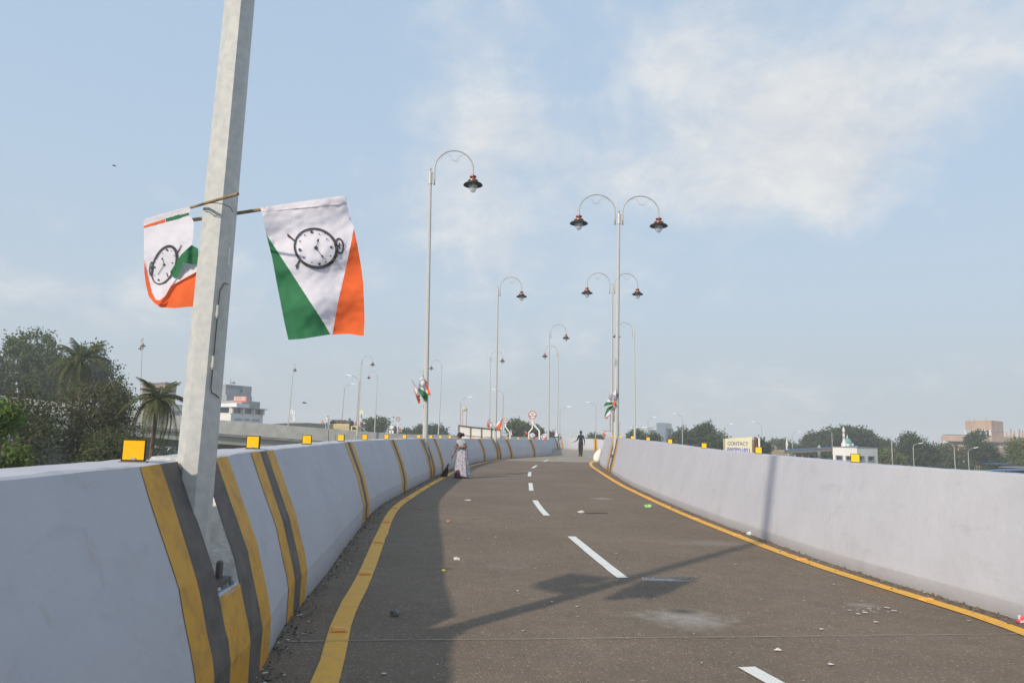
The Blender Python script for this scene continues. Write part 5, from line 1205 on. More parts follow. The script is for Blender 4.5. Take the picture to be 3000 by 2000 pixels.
# pink building at the far right
pk2 = empty('pink_building', (P(2900, 1280, 200).x, 200, -6), 0, 'pink block on a rooftop with unfinished pillars, top of the far right', 'building')
pl = plan(2829.5, 2907, 2941, 200, 9, 7); zt_ = zat(2907, 1231, 200)
block('upper_block', pl, zat(2907, 1258, 200), zt_, m_pink, pk2); plb = plan(2832, 2909, 2943, 201, 9, 7); block('recess', plb, zat(2907, 1279, 200), zat(2907, 1258, 200), m_win, pk2, -1.2)
b = MB(); A_, C_, B_, E_ = pl
block('side_wall', (C_, C_ + (B_ - C_) * .03, B_, B_ + (A_ - C_) * .05), zat(2907, 1279, 200), zat(2907, 1258, 200) - .01, m_pink, pk2)
for u in (.02, .35, .62, .80, .97):
    q = A_ + (C_ - A_) * u; b = MB(); b.box((q.x - pk2.location.x, q.y - 200 + .4, (zat(2907, 1258, 200) + zat(2907, 1276, 200)) / 2 + 6), (.45, .45, 1.75)); b.build('pillar', m_bwhite, pk2)
block('beam', pl, zat(2907, 1259.3, 200) - .05, zat(2907, 1258.2, 200) - .05, m_bwhite, pk2, .15)
pll = plan(2756, 2907, 3060, 196, 16, 16); block('lower_block', pll, zat(2907, 1294, 196), zat(2907, 1277.5, 196), m_pink, pk2); block('window_band', pll, zat(2907, 1304, 196), zat(2907, 1294, 196), m_win, pk2, -1.5); block('lower_wall', pll, -6, zat(2907, 1304, 196), m_pink, pk2)
pl5 = plan(2762, 2830, 2840, 205, 6, 3); block('roof_edge', pl5, zat(2830, 1275, 205), zat(2830, 1272.5, 205), m_dkgrey, pk2)
for px_, h_, w_ in ((2950, 16, .3), (2963, 24, .45), (2973, 18, .25), (2988, 24, .45), (2997, 20, .25), (3006, 16, .3)):
    b = MB(); a = P(px_, 1280, 206); b.box((a.x - pk2.location.x, 6, a.z + 6 + .5), (w_, w_, 2.2)); b.build('pillar', m_pink, pk2)
    b = MB(); 
    for dx_ in (-.12, 0, .12): b.tube([(a.x - pk2.location.x + dx_, 6, a.z + 6), (a.x - pk2.location.x + dx_ * .6, 6, a.z + 6 + h_ * 206 / F)], .05, 4)
    b.build('rebar', m_steel, pk2)
for px_ in (2839, 2856, 2890): b = MB(); a = P(px_, 1238, 205) - pk2.location; b.tube([a, a + Vector((0, 0, 1.6 * (.7 if px_ != 2890 else 1)))], .05, 4); b.build('rebar', m_steel, pk2)
# market sheds at lower right
sh = empty('market_shed', P(2930, 1375, 90), 0, 'bright blue sheet roof of a shed just above the right parapet', 'shed')
def shq(px, py, D): return P(px, py, D) - sh.location
b = MB(); v = [shq(2859, 1379, 88), shq(3040, 1373, 84), shq(3040, 1371.5, 90), shq(2859, 1377.5, 92)]; v = [shq(2859, 1379, 88), shq(3060, 1374, 85), shq(3060, 1371, 95), shq(2925, 1373, 95)]
b.add(v + [q_ - Vector((0, 0, .08)) for q_ in v], [(0, 1, 2, 3), (7, 6, 5, 4), (0, 4, 5, 1), (1, 5, 6, 2), (2, 6, 7, 3), (3, 7, 4, 0)]); b.build('roof_sheet', m_bluem, sh)
for px_ in (2880, 2925, 2953, 2967, 3010): b = MB(); b.tube([shq(px_, 1377, 88), shq(px_, 1500, 88)], .07, 4); b.build('post', m_pink if px_ == 2953 else m_steel, sh)
b = MB(); v = [shq(2915, 1384, 92), shq(3060, 1378, 92), shq(3060, 1480, 92), shq(2915, 1480, 92)]; b.add(v + [q_ + Vector((0, .2, 0)) for q_ in v], [(3, 2, 1, 0), (4, 5, 6, 7)]); b.build('back_wall', m_dkgrey, sh)
s2 = empty('market_shed', P(2930, 1357, 110), 0, 'thin dark blue sheet roof above the bright blue one', 'shed'); b = MB(); v = [P(2872, 1356.5, 108) - s2.location, P(2972, 1360, 104) - s2.location, P(2972, 1358.5, 112) - s2.location, P(2915, 1354.5, 112) - s2.location]
b.add(v + [q_ - Vector((0, 0, .1)) for q_ in v], [(0, 1, 2, 3), (7, 6, 5, 4), (0, 4, 5, 1), (1, 5, 6, 2), (2, 6, 7, 3), (3, 7, 4, 0)]); b.build('roof_sheet', mat('dark_blue_sheet', (.03, .06, .16), .6), s2)
b = MB(); b.tube([P(2925, 1359, 108) - s2.location, P(2925, 1400, 108) - s2.location], .06, 4); b.tube([P(2960, 1360, 106) - s2.location, P(2960, 1400, 106) - s2.location], .06, 4); b.build('post', m_steel, s2)
s3 = empty('market_shed', P(2985, 1368, 100), 0, 'grey corrugated shed roof between the two blue ones at the edge', 'shed'); b = MB(); v = [P(2925, 1366, 98) - s3.location, P(3060, 1371, 96) - s3.location, P(3060, 1366, 104) - s3.location, P(2970, 1364.5, 104) - s3.location]
b.add(v + [q_ - Vector((0, 0, .1)) for q_ in v], [(0, 1, 2, 3), (7, 6, 5, 4), (0, 4, 5, 1), (1, 5, 6, 2), (2, 6, 7, 3), (3, 7, 4, 0)]); b.build('roof_sheet', m_dkgrey, s3)
b = MB(); b.tube([P(2940, 1368, 98) - s3.location, P(2940, 1400, 98) - s3.location], .06, 4); b.build('post', m_steel, s3)

# ------------------------------------------------------------------ truck on the neighbouring ramp
D_ = 77.5; tk = empty('truck', P(1006, 1262, D_), 0, 'cream goods truck with a dark tarpaulin roll on top, heading right', 'truck')
def tq(px, py, dy=0.0): return P(px, py, D_) - tk.location + Vector((0, dy, 0))
def slab(name, x0, x1, yt, yb, dep, m, parent=tk, y0=0.0):
    a = tq(x0, yb); c = tq(x1, yt); b_ = MB(); b_.box(((a.x + c.x) / 2, y0 + dep / 2, (a.z + c.z) / 2), (c.x - a.x, dep, c.z - a.z)); return b_.build(name, m, parent)
m_trk = mat('cream_truck_paint', (.60, .50, .27), .5, var=.08, vscale=2); m_tarp = mat('tarpaulin', (.06, .055, .05), .85, col2=(.14, .12, .11), vscale=3, bump=1.0, bscale=4)
slab('cargo_bed', 965, 1024, 1241.5, 1285, 2.2, m_trk)
for k_ in range(5): slab('side_board', 965.4, 1023.6, 1242.6 + k_ * 3.6, 1245.4 + k_ * 3.6, .05, m_trk, y0=-.055)
slab('bed_post', 1023.9, 1025.1, 1240, 1285, .1, m_tarp, y0=-.06)
b = MB(); pts = [tq(962.5 + (1028 - 962.5) * i / 16, 1236.2 + .35 * i / 2 + .5 * math.sin(i * 1.7), 1.0) for i in range(17)]; b.tube(pts, [.18] + [.30 + .03 * math.sin(i * 2.3) for i in range(15)] + [.2], 12); o = b.build('tarpaulin_roll', m_tarp, tk, True); o.scale = (1, 3.0, 1); o.location.y = -2.0
slab('cab', 1026, 1047, 1247.5, 1285, 2.1, m_trk); slab('cab_roof_rack', 1026, 1041, 1242, 1244, 2.0, m_tarp)
slab('cab_window', 1031.5, 1039, 1250, 1258, .04, m_win, y0=-.045)
b = MB(); v = [tq(1039.3, 1258, -.045), tq(1044.5, 1258, -.045), tq(1041, 1250, -.045), tq(1039.3, 1250, -.045)]; b.add(v, [(0, 1, 2, 3)]); b.build('quarter_window', m_win, tk)
for px_ in (975, 1035): b = MB(); b.lathe([(.1, -.15), (.48, -.15), (.5, -.1), (.5, .12), (.1, .15)], 16); o = b.build('wheel', m_black, tk); o.rotation_euler = (R(90), 0, 0); o.location = tq(px_, 1291, .1)
small_flag([('g', [(640, 345), (692, 358), (680, 412), (642, 400)])], (940, 1180), 7.84, 77.2, 'small green flag stuck on the truck above the tarpaulin', stick=[(640, 340), (645, 480)])
small_flag([('o', [(782, 425), (842, 450), (845, 505), (800, 490)])], (940, 1180), 7.84, 77.2, 'small red flag on the truck cab', stick=[(782, 420), (815, 560)])
small_flag([('o', [(48, 385), (5, 455), (35, 470), (60, 440)]), ('w', [(48, 385), (85, 410), (70, 460), (40, 470)]), ('g', [(60, 455), (98, 440), (75, 475), (45, 495)])], (940, 1180), 7.84, 76.5, 'small tricolour flag left of the person behind the truck', stick=[(48, 380), (50, 560)])
small_flag([('w', [(975, 455), (1010, 445), (1015, 475), (985, 485)]), ('o', [(1010, 445), (1058, 462), (1015, 478)])], (940, 1180), 7.84, 96, 'small flag before the bushy tree right of the truck', stick=[(975, 455), (1005, 560), (1010, 660)])
small_flag([('o', [(1775, 590), (1800, 610), (1840, 580), (1835, 660), (1800, 700)]), ('w', [(1775, 600), (1800, 640), (1795, 690), (1778, 640)])], (940, 1180), 7.84, 88, 'small red and white flags right of the sign seen from behind', stick=[(1840, 575), (1800, 720)])
small_flag([('w', [(1425, 310), (1440, 330), (1410, 370)])] if False else [('w', [(620, 905), (625, 925), (585, 965), (590, 940)])], (1740, 1120), 7.84, 38, 'tiny white pennant right of the double arm posts', stick=[(625, 900), (580, 980), (580, 1220)])
wsn = empty('notice_board', P(1146, 1258, 92), 0, 'two small white notices on a short post above the neighbouring ramp', 'sign')
for x0, x1 in ((1139.5, 1145.5), (1148, 1153.5)):
    b = MB(); a = P(x0, 1270, 92) - wsn.location; c = P(x1, 1260, 92) - wsn.location; b.box(((a.x + c.x) / 2, 0, (a.z + c.z) / 2), (c.x - a.x, .05, c.z - a.z)); b.build('notice', m_signw, wsn)
b = MB(); b.lathe([(.24, -.02), (.24, .02), (.001, .021)], 14); o = b.build('disc', m_signw, wsn); o.rotation_euler = (R(90), 0, 0); o.location = P(1147.5, 1251, 92) - wsn.location
b = MB(); b.tube([P(1147.5, 1251, 92.1) - wsn.location, P(1147, 1285, 92.1) - wsn.location], .04, 5); b.build('post', m_signw, wsn)

# ------------------------------------------------------------------ people
m_skin = mat('skin', (.17, .085, .05), .6, var=.08, vscale=10); m_hair = mat('hair', (.012, .010, .009), .5); m_sari = None
def body(name, verts, edges, rad, parent, mats, pick, sub=2, root=0):
    me = bpy.data.meshes.new(name); me.from_pydata(verts, edges, []); o = me_obj(name, me, None)
    md = o.modifiers.new('s', 'SKIN'); md.use_smooth_shade = True
    sk = me.skin_vertices[0].data
    for i, r in enumerate(rad): sk[i].radius = (r, r) if not isinstance(r, tuple) else r; sk[i].use_root = (i == root)
    ms = o.modifiers.new('d', 'SUBSURF'); ms.levels = sub; ms.render_levels = sub
    dg = bpy.context.evaluated_depsgraph_get(); m2 = bpy.data.meshes.new_from_object(o.evaluated_get(dg)); m2.name = name
    bpy.data.objects.remove(o); m2.materials.clear()
    for m_ in mats: m2.materials.append(m_)
    P_ = [Vector(v) for v in verts]
    for p in m2.polygons:
        c = p.center; best = min(range(len(edges)), key=lambda k: (seg_d(c, P_[edges[k][0]], P_[edges[k][1]]) - .5 * (rad_(rad[edges[k][0]]) + rad_(rad[edges[k][1]]))))
        p.material_index = pick(c, edges[best]); p.use_smooth = True
    return me_obj(name, m2, parent)
def rad_(r): return r if not isinstance(r, tuple) else sum(r) / 2
def seg_d(p, a, b_):
    d_ = b_ - a; t = max(0, min(1, (p - a).dot(d_) / max(1e-9, d_.dot(d_)))); return (p - a - d_ * t).length
def hand(V, E, Rr, wrist, dirv, side, ln=.17, curl=.3, w=.020):
    """palm and five fingers grown from the wrist vertex index"""
    d_ = Vector(dirv).normalized(); s_ = Vector(side).normalized(); nrm_ = d_.cross(s_); p = Vector(V[wrist]) + d_ * ln * .32; V.append(tuple(p)); Rr.append((w * 1.25, w * .8)); E.append((wrist, len(V) - 1)); palm_ = len(V) - 1
    for k_, (off, l_) in enumerate(((-.034, .50), (-.012, .58), (.012, .55), (.032, .44))):
        a = p + d_ * ln * .22 + s_ * off; c = a + d_ * ln * l_ * .45 + nrm_ * curl * .02; e = c + (d_ + nrm_ * curl).normalized() * ln * l_ * .45
        i0 = len(V); V += [tuple(a), tuple(c), tuple(e)]; Rr += [.0095, .0085, .007]; E += [(palm_, i0), (i0, i0 + 1), (i0 + 1, i0 + 2)]
    a = p + s_ * -.045 + d_ * ln * .02; e = a + (d_ * .7 - s_ * .5).normalized() * ln * .26; i0 = len(V); V += [tuple(a), tuple(e)]; Rr += [.011, .008]; E += [(palm_, i0), (i0, i0 + 1)]
def face_parts(parent, c, fwd, s=1.0):
    f = Vector(fwd).normalized(); sd = Vector((-f.y, f.x, 0)).normalized()
    b_ = MB(); b_.add([c + f * .088 * s + Vector((0, 0, .018 * s)), c + f * .090 * s + sd * .014 * s - Vector((0, 0, .022 * s)), c + f * .112 * s - Vector((0, 0, .020 * s)), c + f * .090 * s - sd * .014 * s - Vector((0, 0, .022 * s))], [(0, 1, 2), (0, 2, 3), (1, 3, 2)]); b_.build('nose', m_skin, parent)
    for q_ in (-1, 1):
        b_ = MB(); b_.lathe([(.001, -.009), (.008, -.004), (.008, .004), (.001, .009)], 8, tuple(c + f * .078 * s + sd * q_ * .032 * s + Vector((0, 0, .02 * s)))); b_.build('eye', m_ink, parent)
        b_ = MB(); b_.lathe([(.001, -.03), (.013, -.015), (.015, .012), (.001, .03)], 8, tuple(c + sd * q_ * .078 * s)); b_.build('ear', m_skin, parent)
    b_ = MB(); b_.tube([c + f * .082 * s - sd * .022 * s - Vector((0, 0, .048 * s)), c + f * .092 * s - Vector((0, 0, .047 * s)), c + f * .082 * s + sd * .022 * s - Vector((0, 0, .048 * s))], .006, 5); b_.build('mouth', mat('lips', (.16, .05, .04), .6) if 'lips' not in bpy.data.materials else bpy.data.materials['lips'], parent)
def ellipsoid(c, r, n=14, cut=None, jit=0.0):
    b_ = MB(); vs = []; k_ = 9
    for i in range(k_):
        ph = PI * i / (k_ - 1)
        for j in range(n):
            t = 2 * PI * j / n; q = 1 + jit * mnoise.noise((i * .9, j * .8, c[0])); vs.append((c[0] + r[0] * math.sin(ph) * math.cos(t) * q, c[1] + r[1] * math.sin(ph) * math.sin(t) * q, c[2] + r[2] * math.cos(ph) * q))
    b_.add(vs, [(i * n + j, (i + 1) * n + j, (i + 1) * n + (j + 1) % n, i * n + (j + 1) % n) for i in range(k_ - 1) for j in range(n)]); return b_

# sweeping woman
def sari_mat():
    m = bpy.data.materials.new('printed_sari'); m.use_nodes = True; nt = m.node_tree; N = nt.nodes; L = nt.links; b_ = N['Principled BSDF']; b_.inputs['Roughness'].default_value = .85
    tc = N.new('ShaderNodeTexCoord'); v = N.new('ShaderNodeTexVoronoi'); v.inputs['Scale'].default_value = 26; L.new(tc.outputs['Object'], v.inputs['Vector'])
    w = N.new('ShaderNodeTexNoise'); w.inputs['Scale'].default_value = 24; L.new(tc.outputs['Object'], w.inputs['Vector'])
    cr = N.new('ShaderNodeValToRGB'); cr.color_ramp.elements[0].color = (.19, .24, .36, 1); cr.color_ramp.elements[1].color = (.46, .43, .42, 1); cr.color_ramp.elements[0].position = .42; cr.color_ramp.elements[1].position = .56; L.new(w.outputs[0], cr.inputs[0])
    mr = N.new('ShaderNodeMapRange'); mr.inputs[1].default_value = .26; mr.inputs[2].default_value = .18; L.new(v.outputs['Distance'], mr.inputs[0])
    mx = N.new('ShaderNodeMix'); mx.data_type = 'RGBA'; L.new(mr.outputs[0], mx.inputs[0]); L.new(cr.outputs[0], mx.inputs[6]); mx.inputs[7].default_value = (.50, .17, .25, 1); L.new(mx.outputs[2], b_.inputs['Base Color']); return m
m_sari = sari_mat(); m_drape = mat('cream_drape', (.40, .34, .30), .85, col2=(.26, .33, .42), vscale=6); m_maroon = mat('maroon_petticoat', (.07, .02, .045), .85)
wf = G(1353, 1400); WO = empty('person', wf, 0, 'woman in a pale printed sari sweeping beside the left parapet', 'person')
V = [(.00, 0, .80), (-.01, 0, .92), (-.03, 0, 1.06), (-.06, 0, 1.15), (-.085, 0, 1.215), (-.11, 0, 1.255), (-.125, 0, 1.315), (-.115, 0, 1.365),
     (.03, -.13, 1.145), (.11, -.16, .97), (-.02, -.20, .95), (-.10, -.18, .965),
     (-.16, .12, 1.13), (-.21, .13, .95), (-.27, .05, .77), (-.295, .01, .72)]
E = [(0, 1), (1, 2), (2, 3), (3, 4), (4, 5), (5, 6), (6, 7), (3, 8), (8, 9), (9, 10), (10, 11), (3, 12), (12, 13), (13, 14), (14, 15)]
Rr = [(.16, .13), (.125, .105), (.135, .11), (.12, .085), .048, .055, .078, .055, .055, .042, .032, .024, .055, .040, .030, .022]
hand(V, E, Rr, 11, (-1, .1, 0), (0, 0, 1)); hand(V, E, Rr, 15, (-.5, 0, -.85), (0, 1, 0), curl=.9)
arm_e = set(range(8, 10 ** 6))
def pickw(c, e):
    if e[0] >= 9 or e[1] >= 9 and e[0] >= 8: 
        return 0
    if max(e) >= 16 or (e[0] in (8, 12) and e[1] in (9, 13)): return 0
    if max(e) >= 5 and max(e) <= 7 or (e == (3, 4) and c.z > 1.2): return 0
    return 1
body('body', V, E, Rr, WO, [m_skin, m_drape], pickw)
# skirt with folds
b = MB(); rows = [(1.00, .125, .11, -.01, .0), (.90, .15, .13, .0, .01), (.78, .17, .14, .0, .018), (.60, .19, .16, .0, .03), (.40, .215, .18, .0, .04), (.20, .24, .20, .005, .05), (.035, .255, .21, .01, .06)]
n = 64; vs = []
for z, rx, ry, cx, fo in rows:
    for j in range(n):
        t = 2 * PI * j / n; f_ = 1 + fo * 1.6 * math.sin(t * 11 + z * 2) + fo * math.sin(t * 5 + 1); zz_ = z + (.05 * max(0, -math.cos(t - .9)) if z < .1 else 0); vs.append((cx + rx * math.cos(t) * f_, ry * math.sin(t) * f_, zz_))
b.add(vs, [(i * n + j, (i + 1) * n + j, (i + 1) * n + (j + 1) % n, i * n + (j + 1) % n) for i in range(6) for j in range(n)]); b.build('sari_skirt', m_sari, WO, True)
b = MB(); n = 30; vs = []   # maroon petticoat showing at the hem towards the road
for z, r_ in ((.26, .05), (.13, .10), (.012, .125)):
    for j in range(n): t = 2 * PI * j / n; vs.append((-.12 + r_ * .95 * math.cos(t) * (1 + .05 * math.sin(9 * t)), -.13 + r_ * math.sin(t) * (1 + .05 * math.sin(9 * t)), z))
b.add(vs, [(i * n + j, (i + 1) * n + j, (i + 1) * n + (j + 1) % n, i * n + (j + 1) % n) for i in range(2) for j in range(n)]); b.build('petticoat', m_maroon, WO, True)
b = MB(); pts = [(-.16, .02, 1.19), (-.12, -.11, 1.15), (-.05, -.135, 1.04), (.04, -.125, .95), (.09, -.06, .93)]   # drape over the shoulder
vs = []
for i, p in enumerate(pts): vs += [(p[0] - .07, p[1] - .012, p[2] - .02), (p[0], p[1] - .035, p[2]), (p[0] + .08, p[1] - .012, p[2] + .05)]
b.add(vs, [(3 * i + k_, 3 * i + k_ + 1, 3 * i + 4 + k_, 3 * i + 3 + k_) for i in range(4) for k_ in range(2)]); b.build('shoulder_drape', m_drape, WO, True)
hc = Vector((-.125, 0, 1.315)); ellipsoid((-.105, .0, 1.338), (.090, .083, .088), jit=.06).build('hair', m_hair, WO, True); ellipsoid((-.01, .01, 1.35), (.052, .055, .058), jit=.1).build('hair_bun', m_hair, WO, True)
face_parts(WO, hc, (-1, 0, -.25))
for k_, (x, y) in enumerate(((-.02, -.10), (.16, -.06))):
    b = MB(); b.add([(x - .13, y - .035, .0), (x + .09, y - .03, .0), (x + .09, y + .03, .0), (x - .13, y + .035, .0), (x - .12, y - .03, .03), (x + .07, y - .028, .07), (x + .07, y + .028, .07), (x - .12, y + .03, .03)], [(3, 2, 1, 0), (4, 5, 6, 7), (0, 1, 5, 4), (1, 2, 6, 5), (2, 3, 7, 6), (3, 0, 4, 7)]); b.build('foot', m_skin, WO)
hx = wf + Vector((-.30, .01, .68)); BR = empty('broom', hx, 0, 'long-handled dark twig broom held by the sweeping woman', 'broom')
b = MB(); b.tube([(.10, -.02, .30), (0, 0, 0), (-.145, .02, -.28)], .011, 6); b.build('handle', m_bamboo, BR)
b = MB(); b.tube([(-.135, .02, -.26), (-.165, .02, -.32)], [.030, .034], 8); b.build('binding', m_ink, BR)
b = MB()
for k_ in range(160):
    u = rng.uniform(-1, 1); w_ = rng.uniform(-1, 1); a = Vector((-.160 + .012 * u, .02 + .015 * w_, -.31)); c = Vector((-.27 + .115 * u, .02 + .06 * w_, -.665 + .02 * abs(u))); mid = a.lerp(c, .5) + Vector((.01 * rng.normal(), .01 * rng.normal(), .01)); b.tube([a, mid, c], [.0045, .004, .0025], 3, cap=False)
b.build('bristles', mat('broom_twigs', (.045, .02, .015), .9, island=.4), BR)

# man walking away
mf_ = G(1701, 1337.5); MN = empty('person', mf_, 0, 'young man in black shirt and dark trousers walking away along the road', 'person'); MN.scale = (1.02,) * 3
V = [(0, 0, .93), (0, .01, 1.08), (0, .02, 1.24), (0, .02, 1.37), (0, .02, 1.46), (0, .03, 1.53), (0, .035, 1.61), (0, .03, 1.66),
     (-.155, .02, 1.395), (-.235, -.03, 1.12), (-.40, -.04, 1.01), (-.45, -.05, .985), (.155, .02, 1.395), (.235, -.02, 1.13), (.265, .05, .90), (.27, .06, .86),
     (-.07, 0, .86), (-.07, .10, .48), (-.055, .06, .10), (-.08, .20, .04), (.07, 0, .86), (.075, .02, .47), (.05, -.10, .09), (.075, .04, .03)]
E = [(0, 1), (1, 2), (2, 3), (3, 4), (4, 5), (5, 6), (6, 7), (3, 8), (8, 9), (9, 10), (10, 11), (3, 12), (12, 13), (13, 14), (14, 15), (0, 16), (16, 17), (17, 18), (18, 19), (0, 20), (20, 21), (21, 22), (22, 23)]
Rr = [(.145, .105), (.135, .10), (.15, .11), (.14, .09), .052, .058, .082, .06, .062, .047, .030, .022, .062, .045, .030, .024, .112, .082, .062, .040, .112, .082, .062, .040]
hand(V, E, Rr, 11, (-1, 0, -.1), (0, 1, 0)); hand(V, E, Rr, 15, (.05, .1, -1), (0, 1, 0), curl=.6)
m_shirt = mat('black_shirt', (.018, .020, .026), .85, var=.2, vscale=9, bump=.5, bscale=9); m_trs = mat('dark_trousers', (.032, .026, .028), .85, var=.2, vscale=9); m_sandal = mat('sandal', (.08, .045, .03), .7)
def pickm(c, e):
    if max(e) >= 24 or e in ((10, 11), (14, 15), (13, 14)) and c.z < 1.06 or e == (9, 10) and c.x < -.29: return 1
    if max(e) <= 7 and min(e) >= 4: return 1
    if e in ((18, 19), (22, 23)) and c.z < .07: return 3
    if c.z < .93 and abs(c.x) < .22: return 2
    return 0
body('body', V, E, Rr, MN, [m_shirt, m_skin, m_trs, m_sandal], pickm)
b = MB(); n = 28; vs = []
for z, rx, ry in ((1.02, .150, .110), (.94, .158, .118), (.86, .165, .125)):
    for j in range(n): t = 2 * PI * j / n; vs.append((rx * math.cos(t) * (1 + .02 * math.sin(5 * t)), ry * math.sin(t), z))
b.add(vs, [(i * n + j, (i + 1) * n + j, (i + 1) * n + (j + 1) % n, i * n + (j + 1) % n) for i in range(2) for j in range(n)]); b.build('shirt_tail', m_shirt, MN, True)
b = MB(); b.lathe([(.062, 1.44), (.060, 1.475), (.055, 1.478)], 16, (0, .022, 0), cap=False); b.build('collar', m_shirt, MN, True)
ellipsoid((0, .022, 1.645), (.092, .098, .105), jit=.14).build('hair', m_hair, MN, True)
face_parts(MN, Vector((0, .035, 1.60)), (0, 1, 0))
# person standing behind the truck, far off
pf = P(958, 1262, 77); PT = empty('person', pf, 0, 'far-off person in pale clothes standing behind the truck', 'person')
V = [(0, 0, .9), (0, 0, 1.2), (0, 0, 1.4), (0, 0, 1.5), (0, 0, 1.62), (-.16, 0, 1.38), (-.22, 0, 1.1), (-.18, -.1, .9), (.16, 0, 1.38), (.24, 0, 1.15), (.34, -.1, 1.2), (-.08, 0, .8), (-.14, 0, .45), (-.2, 0, .05), (.08, 0, .8), (.12, 0, .45), (.14, 0, .05)]
E = [(0, 1), (1, 2), (2, 3), (3, 4), (2, 5), (5, 6), (6, 7), (2, 8), (8, 9), (9, 10), (0, 11), (11, 12), (12, 13), (0, 14), (14, 15), (15, 16)]
body('body', V, E, [.14, .14, .12, .05, .09, .06, .045, .03, .06, .045, .03, .09, .07, .05, .09, .07, .05], PT, [mat('pale_clothes', (.55, .53, .52), .85), m_hair], lambda c, e: 1 if c.z > 1.5 else 0, 1)

# ------------------------------------------------------------------ things lying about
# white sack at the bend of the right parapet
v = P(1751, 1352, 36.6); v.z = 0; SK = empty('sack', G(1751, 1354), 0, 'full white sack leaning on the bend of the right parapet', 'sack')
s_ = SK.location.y / F; b = MB(); vs = []; n = 16; rows = [(-1, 1, 0, 3), (-2, 7.5, 2, 8), (-2.5, 10.5, 9, 9), (-1.5, 11, 19, 8.5), (1.5, 9, 28, 7), (4.5, 6.5, 34, 4.5), (5.5, 4, 36.5, 2.5)]
for cx, rx, z, ry in rows:
    for j in range(n): t = 2 * PI * j / n; q = 1 + .10 * mnoise.noise((j * .7, z * .1, 2)); vs.append((cx * s_ + rx * s_ * math.cos(t) * q, ry * s_ * math.sin(t) * q, z * s_ * .98))
b.add(vs, [(i * n + j, i * n + (j + 1) % n, (i + 1) * n + (j + 1) % n, (i + 1) * n + j) for i in range(6) for j in range(n)] + [tuple(range(n))[::-1], tuple(range(6 * n, 7 * n))]); b.build('bag', mat('woven_plastic', (.74, .74, .66), .7, bump=.8, bscale=6), SK, True)
b = MB(); b.tube([(5.5 * s_, 0, 35.5 * s_), (7 * s_, 0, 39 * s_)], [2.4 * s_, 3.6 * s_], 10); b.build('neck', bpy.data.materials['woven_plastic'], SK, True)

def crumple(r, flat, seed, m, name, loc, label, cat, sub=2, par=None):
    bm = bmesh.new(); bmesh.ops.create_icosphere(bm, subdivisions=sub, radius=1)
    for v_ in bm.verts:
        q = 1 + .45 * mnoise.noise(v_.co * 1.9 + Vector((seed, 0, 0))); v_.co = Vector((v_.co.x * r[0] * q, v_.co.y * r[1] * q, max(-.0, (v_.co.z + flat) * r[2] * q)))
    me = bpy.data.meshes.new(name); bm.to_mesh(me); bm.free(); me.materials.append(m); o = me_obj(name, me, par, loc); return tag(o, label, cat) if label else o
m_green_w = mat('green_wrapper', (.16, .50, .03), .35, col2=(.75, .78, .70), vscale=22, lo=.52, hi=.58); m_paper = mat('paper', (.62, .60, .56), .8, var=.15, vscale=30); m_stone = mat('stone', (.20, .19, .17), .9, var=.25, vscale=30)
crumple((.09, .055, .04), .5, 3, m_green_w, 'wrapper', G(1898, 1485), 'crumpled bright green and white snack wrapper on the road by the right edge line', 'wrapper')
crumple((.038, .028, .032), .7, 8, m_stone, 'rock', G(1157, 1803), 'grey stone lying in the shade beside the left edge line', 'stone')
crumple((.065, .04, .028), .5, 12, m_paper, 'paper_scrap', G(1702, 1502), 'crumpled pale rag at the end of a dark string', 'rag')
b = MB(); pts = [G(1712 + 68 * t, 1502 + 3 * t + 1.5 * math.sin(t * 6)) + Vector((0, 0, .008)) for t in [i / 12 for i in range(13)]]; b.tube(pts, .006, 4); tag(b.build('string', m_ink), 'dark string trailing right from the pale rag', 'string')
crumple((.08, .04, .012), .5, 15, m_paper, 'paper_scrap', G(1371, 1465), 'small torn paper at the edge of the parapet shadow', 'paper')
crumple((.035, .03, .03), .6, 19, mat('green_lid', (.13, .52, .04), .4), 'bottle_cap', G(2468, 1655), 'small bright green cap at the foot of the right parapet', 'cap')
crumple((.045, .03, .035), .6, 23, mat('red_blue_packet', (.6, .1, .08), .5, col2=(.55, .6, .8), vscale=18, lo=.48, hi=.52), 'packet', G(2993, 1823), 'crumpled red white and blue packet at the right frame edge', 'packet')
crumple((.05, .03, .035), .5, 27, mat('clear_plastic', (.55, .62, .62), .2), 'plastic_cup', G(2196, 1566), 'crushed clear plastic cup where the post shadow meets the parapet', 'cup')
crumple((.03, .025, .015), .5, 31, mat('orange_wrapper', (.65, .14, .08), .5), 'wrapper', G(1230, 1490), 'tiny red wrapper in the shade left of the centre', 'wrapper')
crumple((.035, .03, .018), .5, 35, mat('tan_scrap', (.40, .22, .14), .8), 'paper_scrap', G(1314, 1528), 'tiny tan scrap by the shadow edge', 'scrap')
crumple((.04, .03, .02), .5, 37, m_paper, 'paper_scrap', G(1338, 1639), 'tiny white crumpled paper just right of the parapet shadow', 'paper')
crumple((.025, .02, .012), .5, 38, mat('yellow_scrap', (.5, .5, .1), .6), 'paper_scrap', G(1300, 1672), 'tiny yellowish scrap on the parapet shadow edge', 'scrap')
b = MB(); a = G(2278, 1908); b.add([a + Vector((-.03, 0, .01)), a + Vector((.03, -.006, .011)), a + Vector((.0, .03, .011)), a + Vector((.003, .0, .028))], [(0, 1, 3), (1, 2, 3), (2, 0, 3), (2, 1, 0)]); tag(b.build('paper_scrap', m_paper), 'small folded white paper near the last centre dash', 'paper')
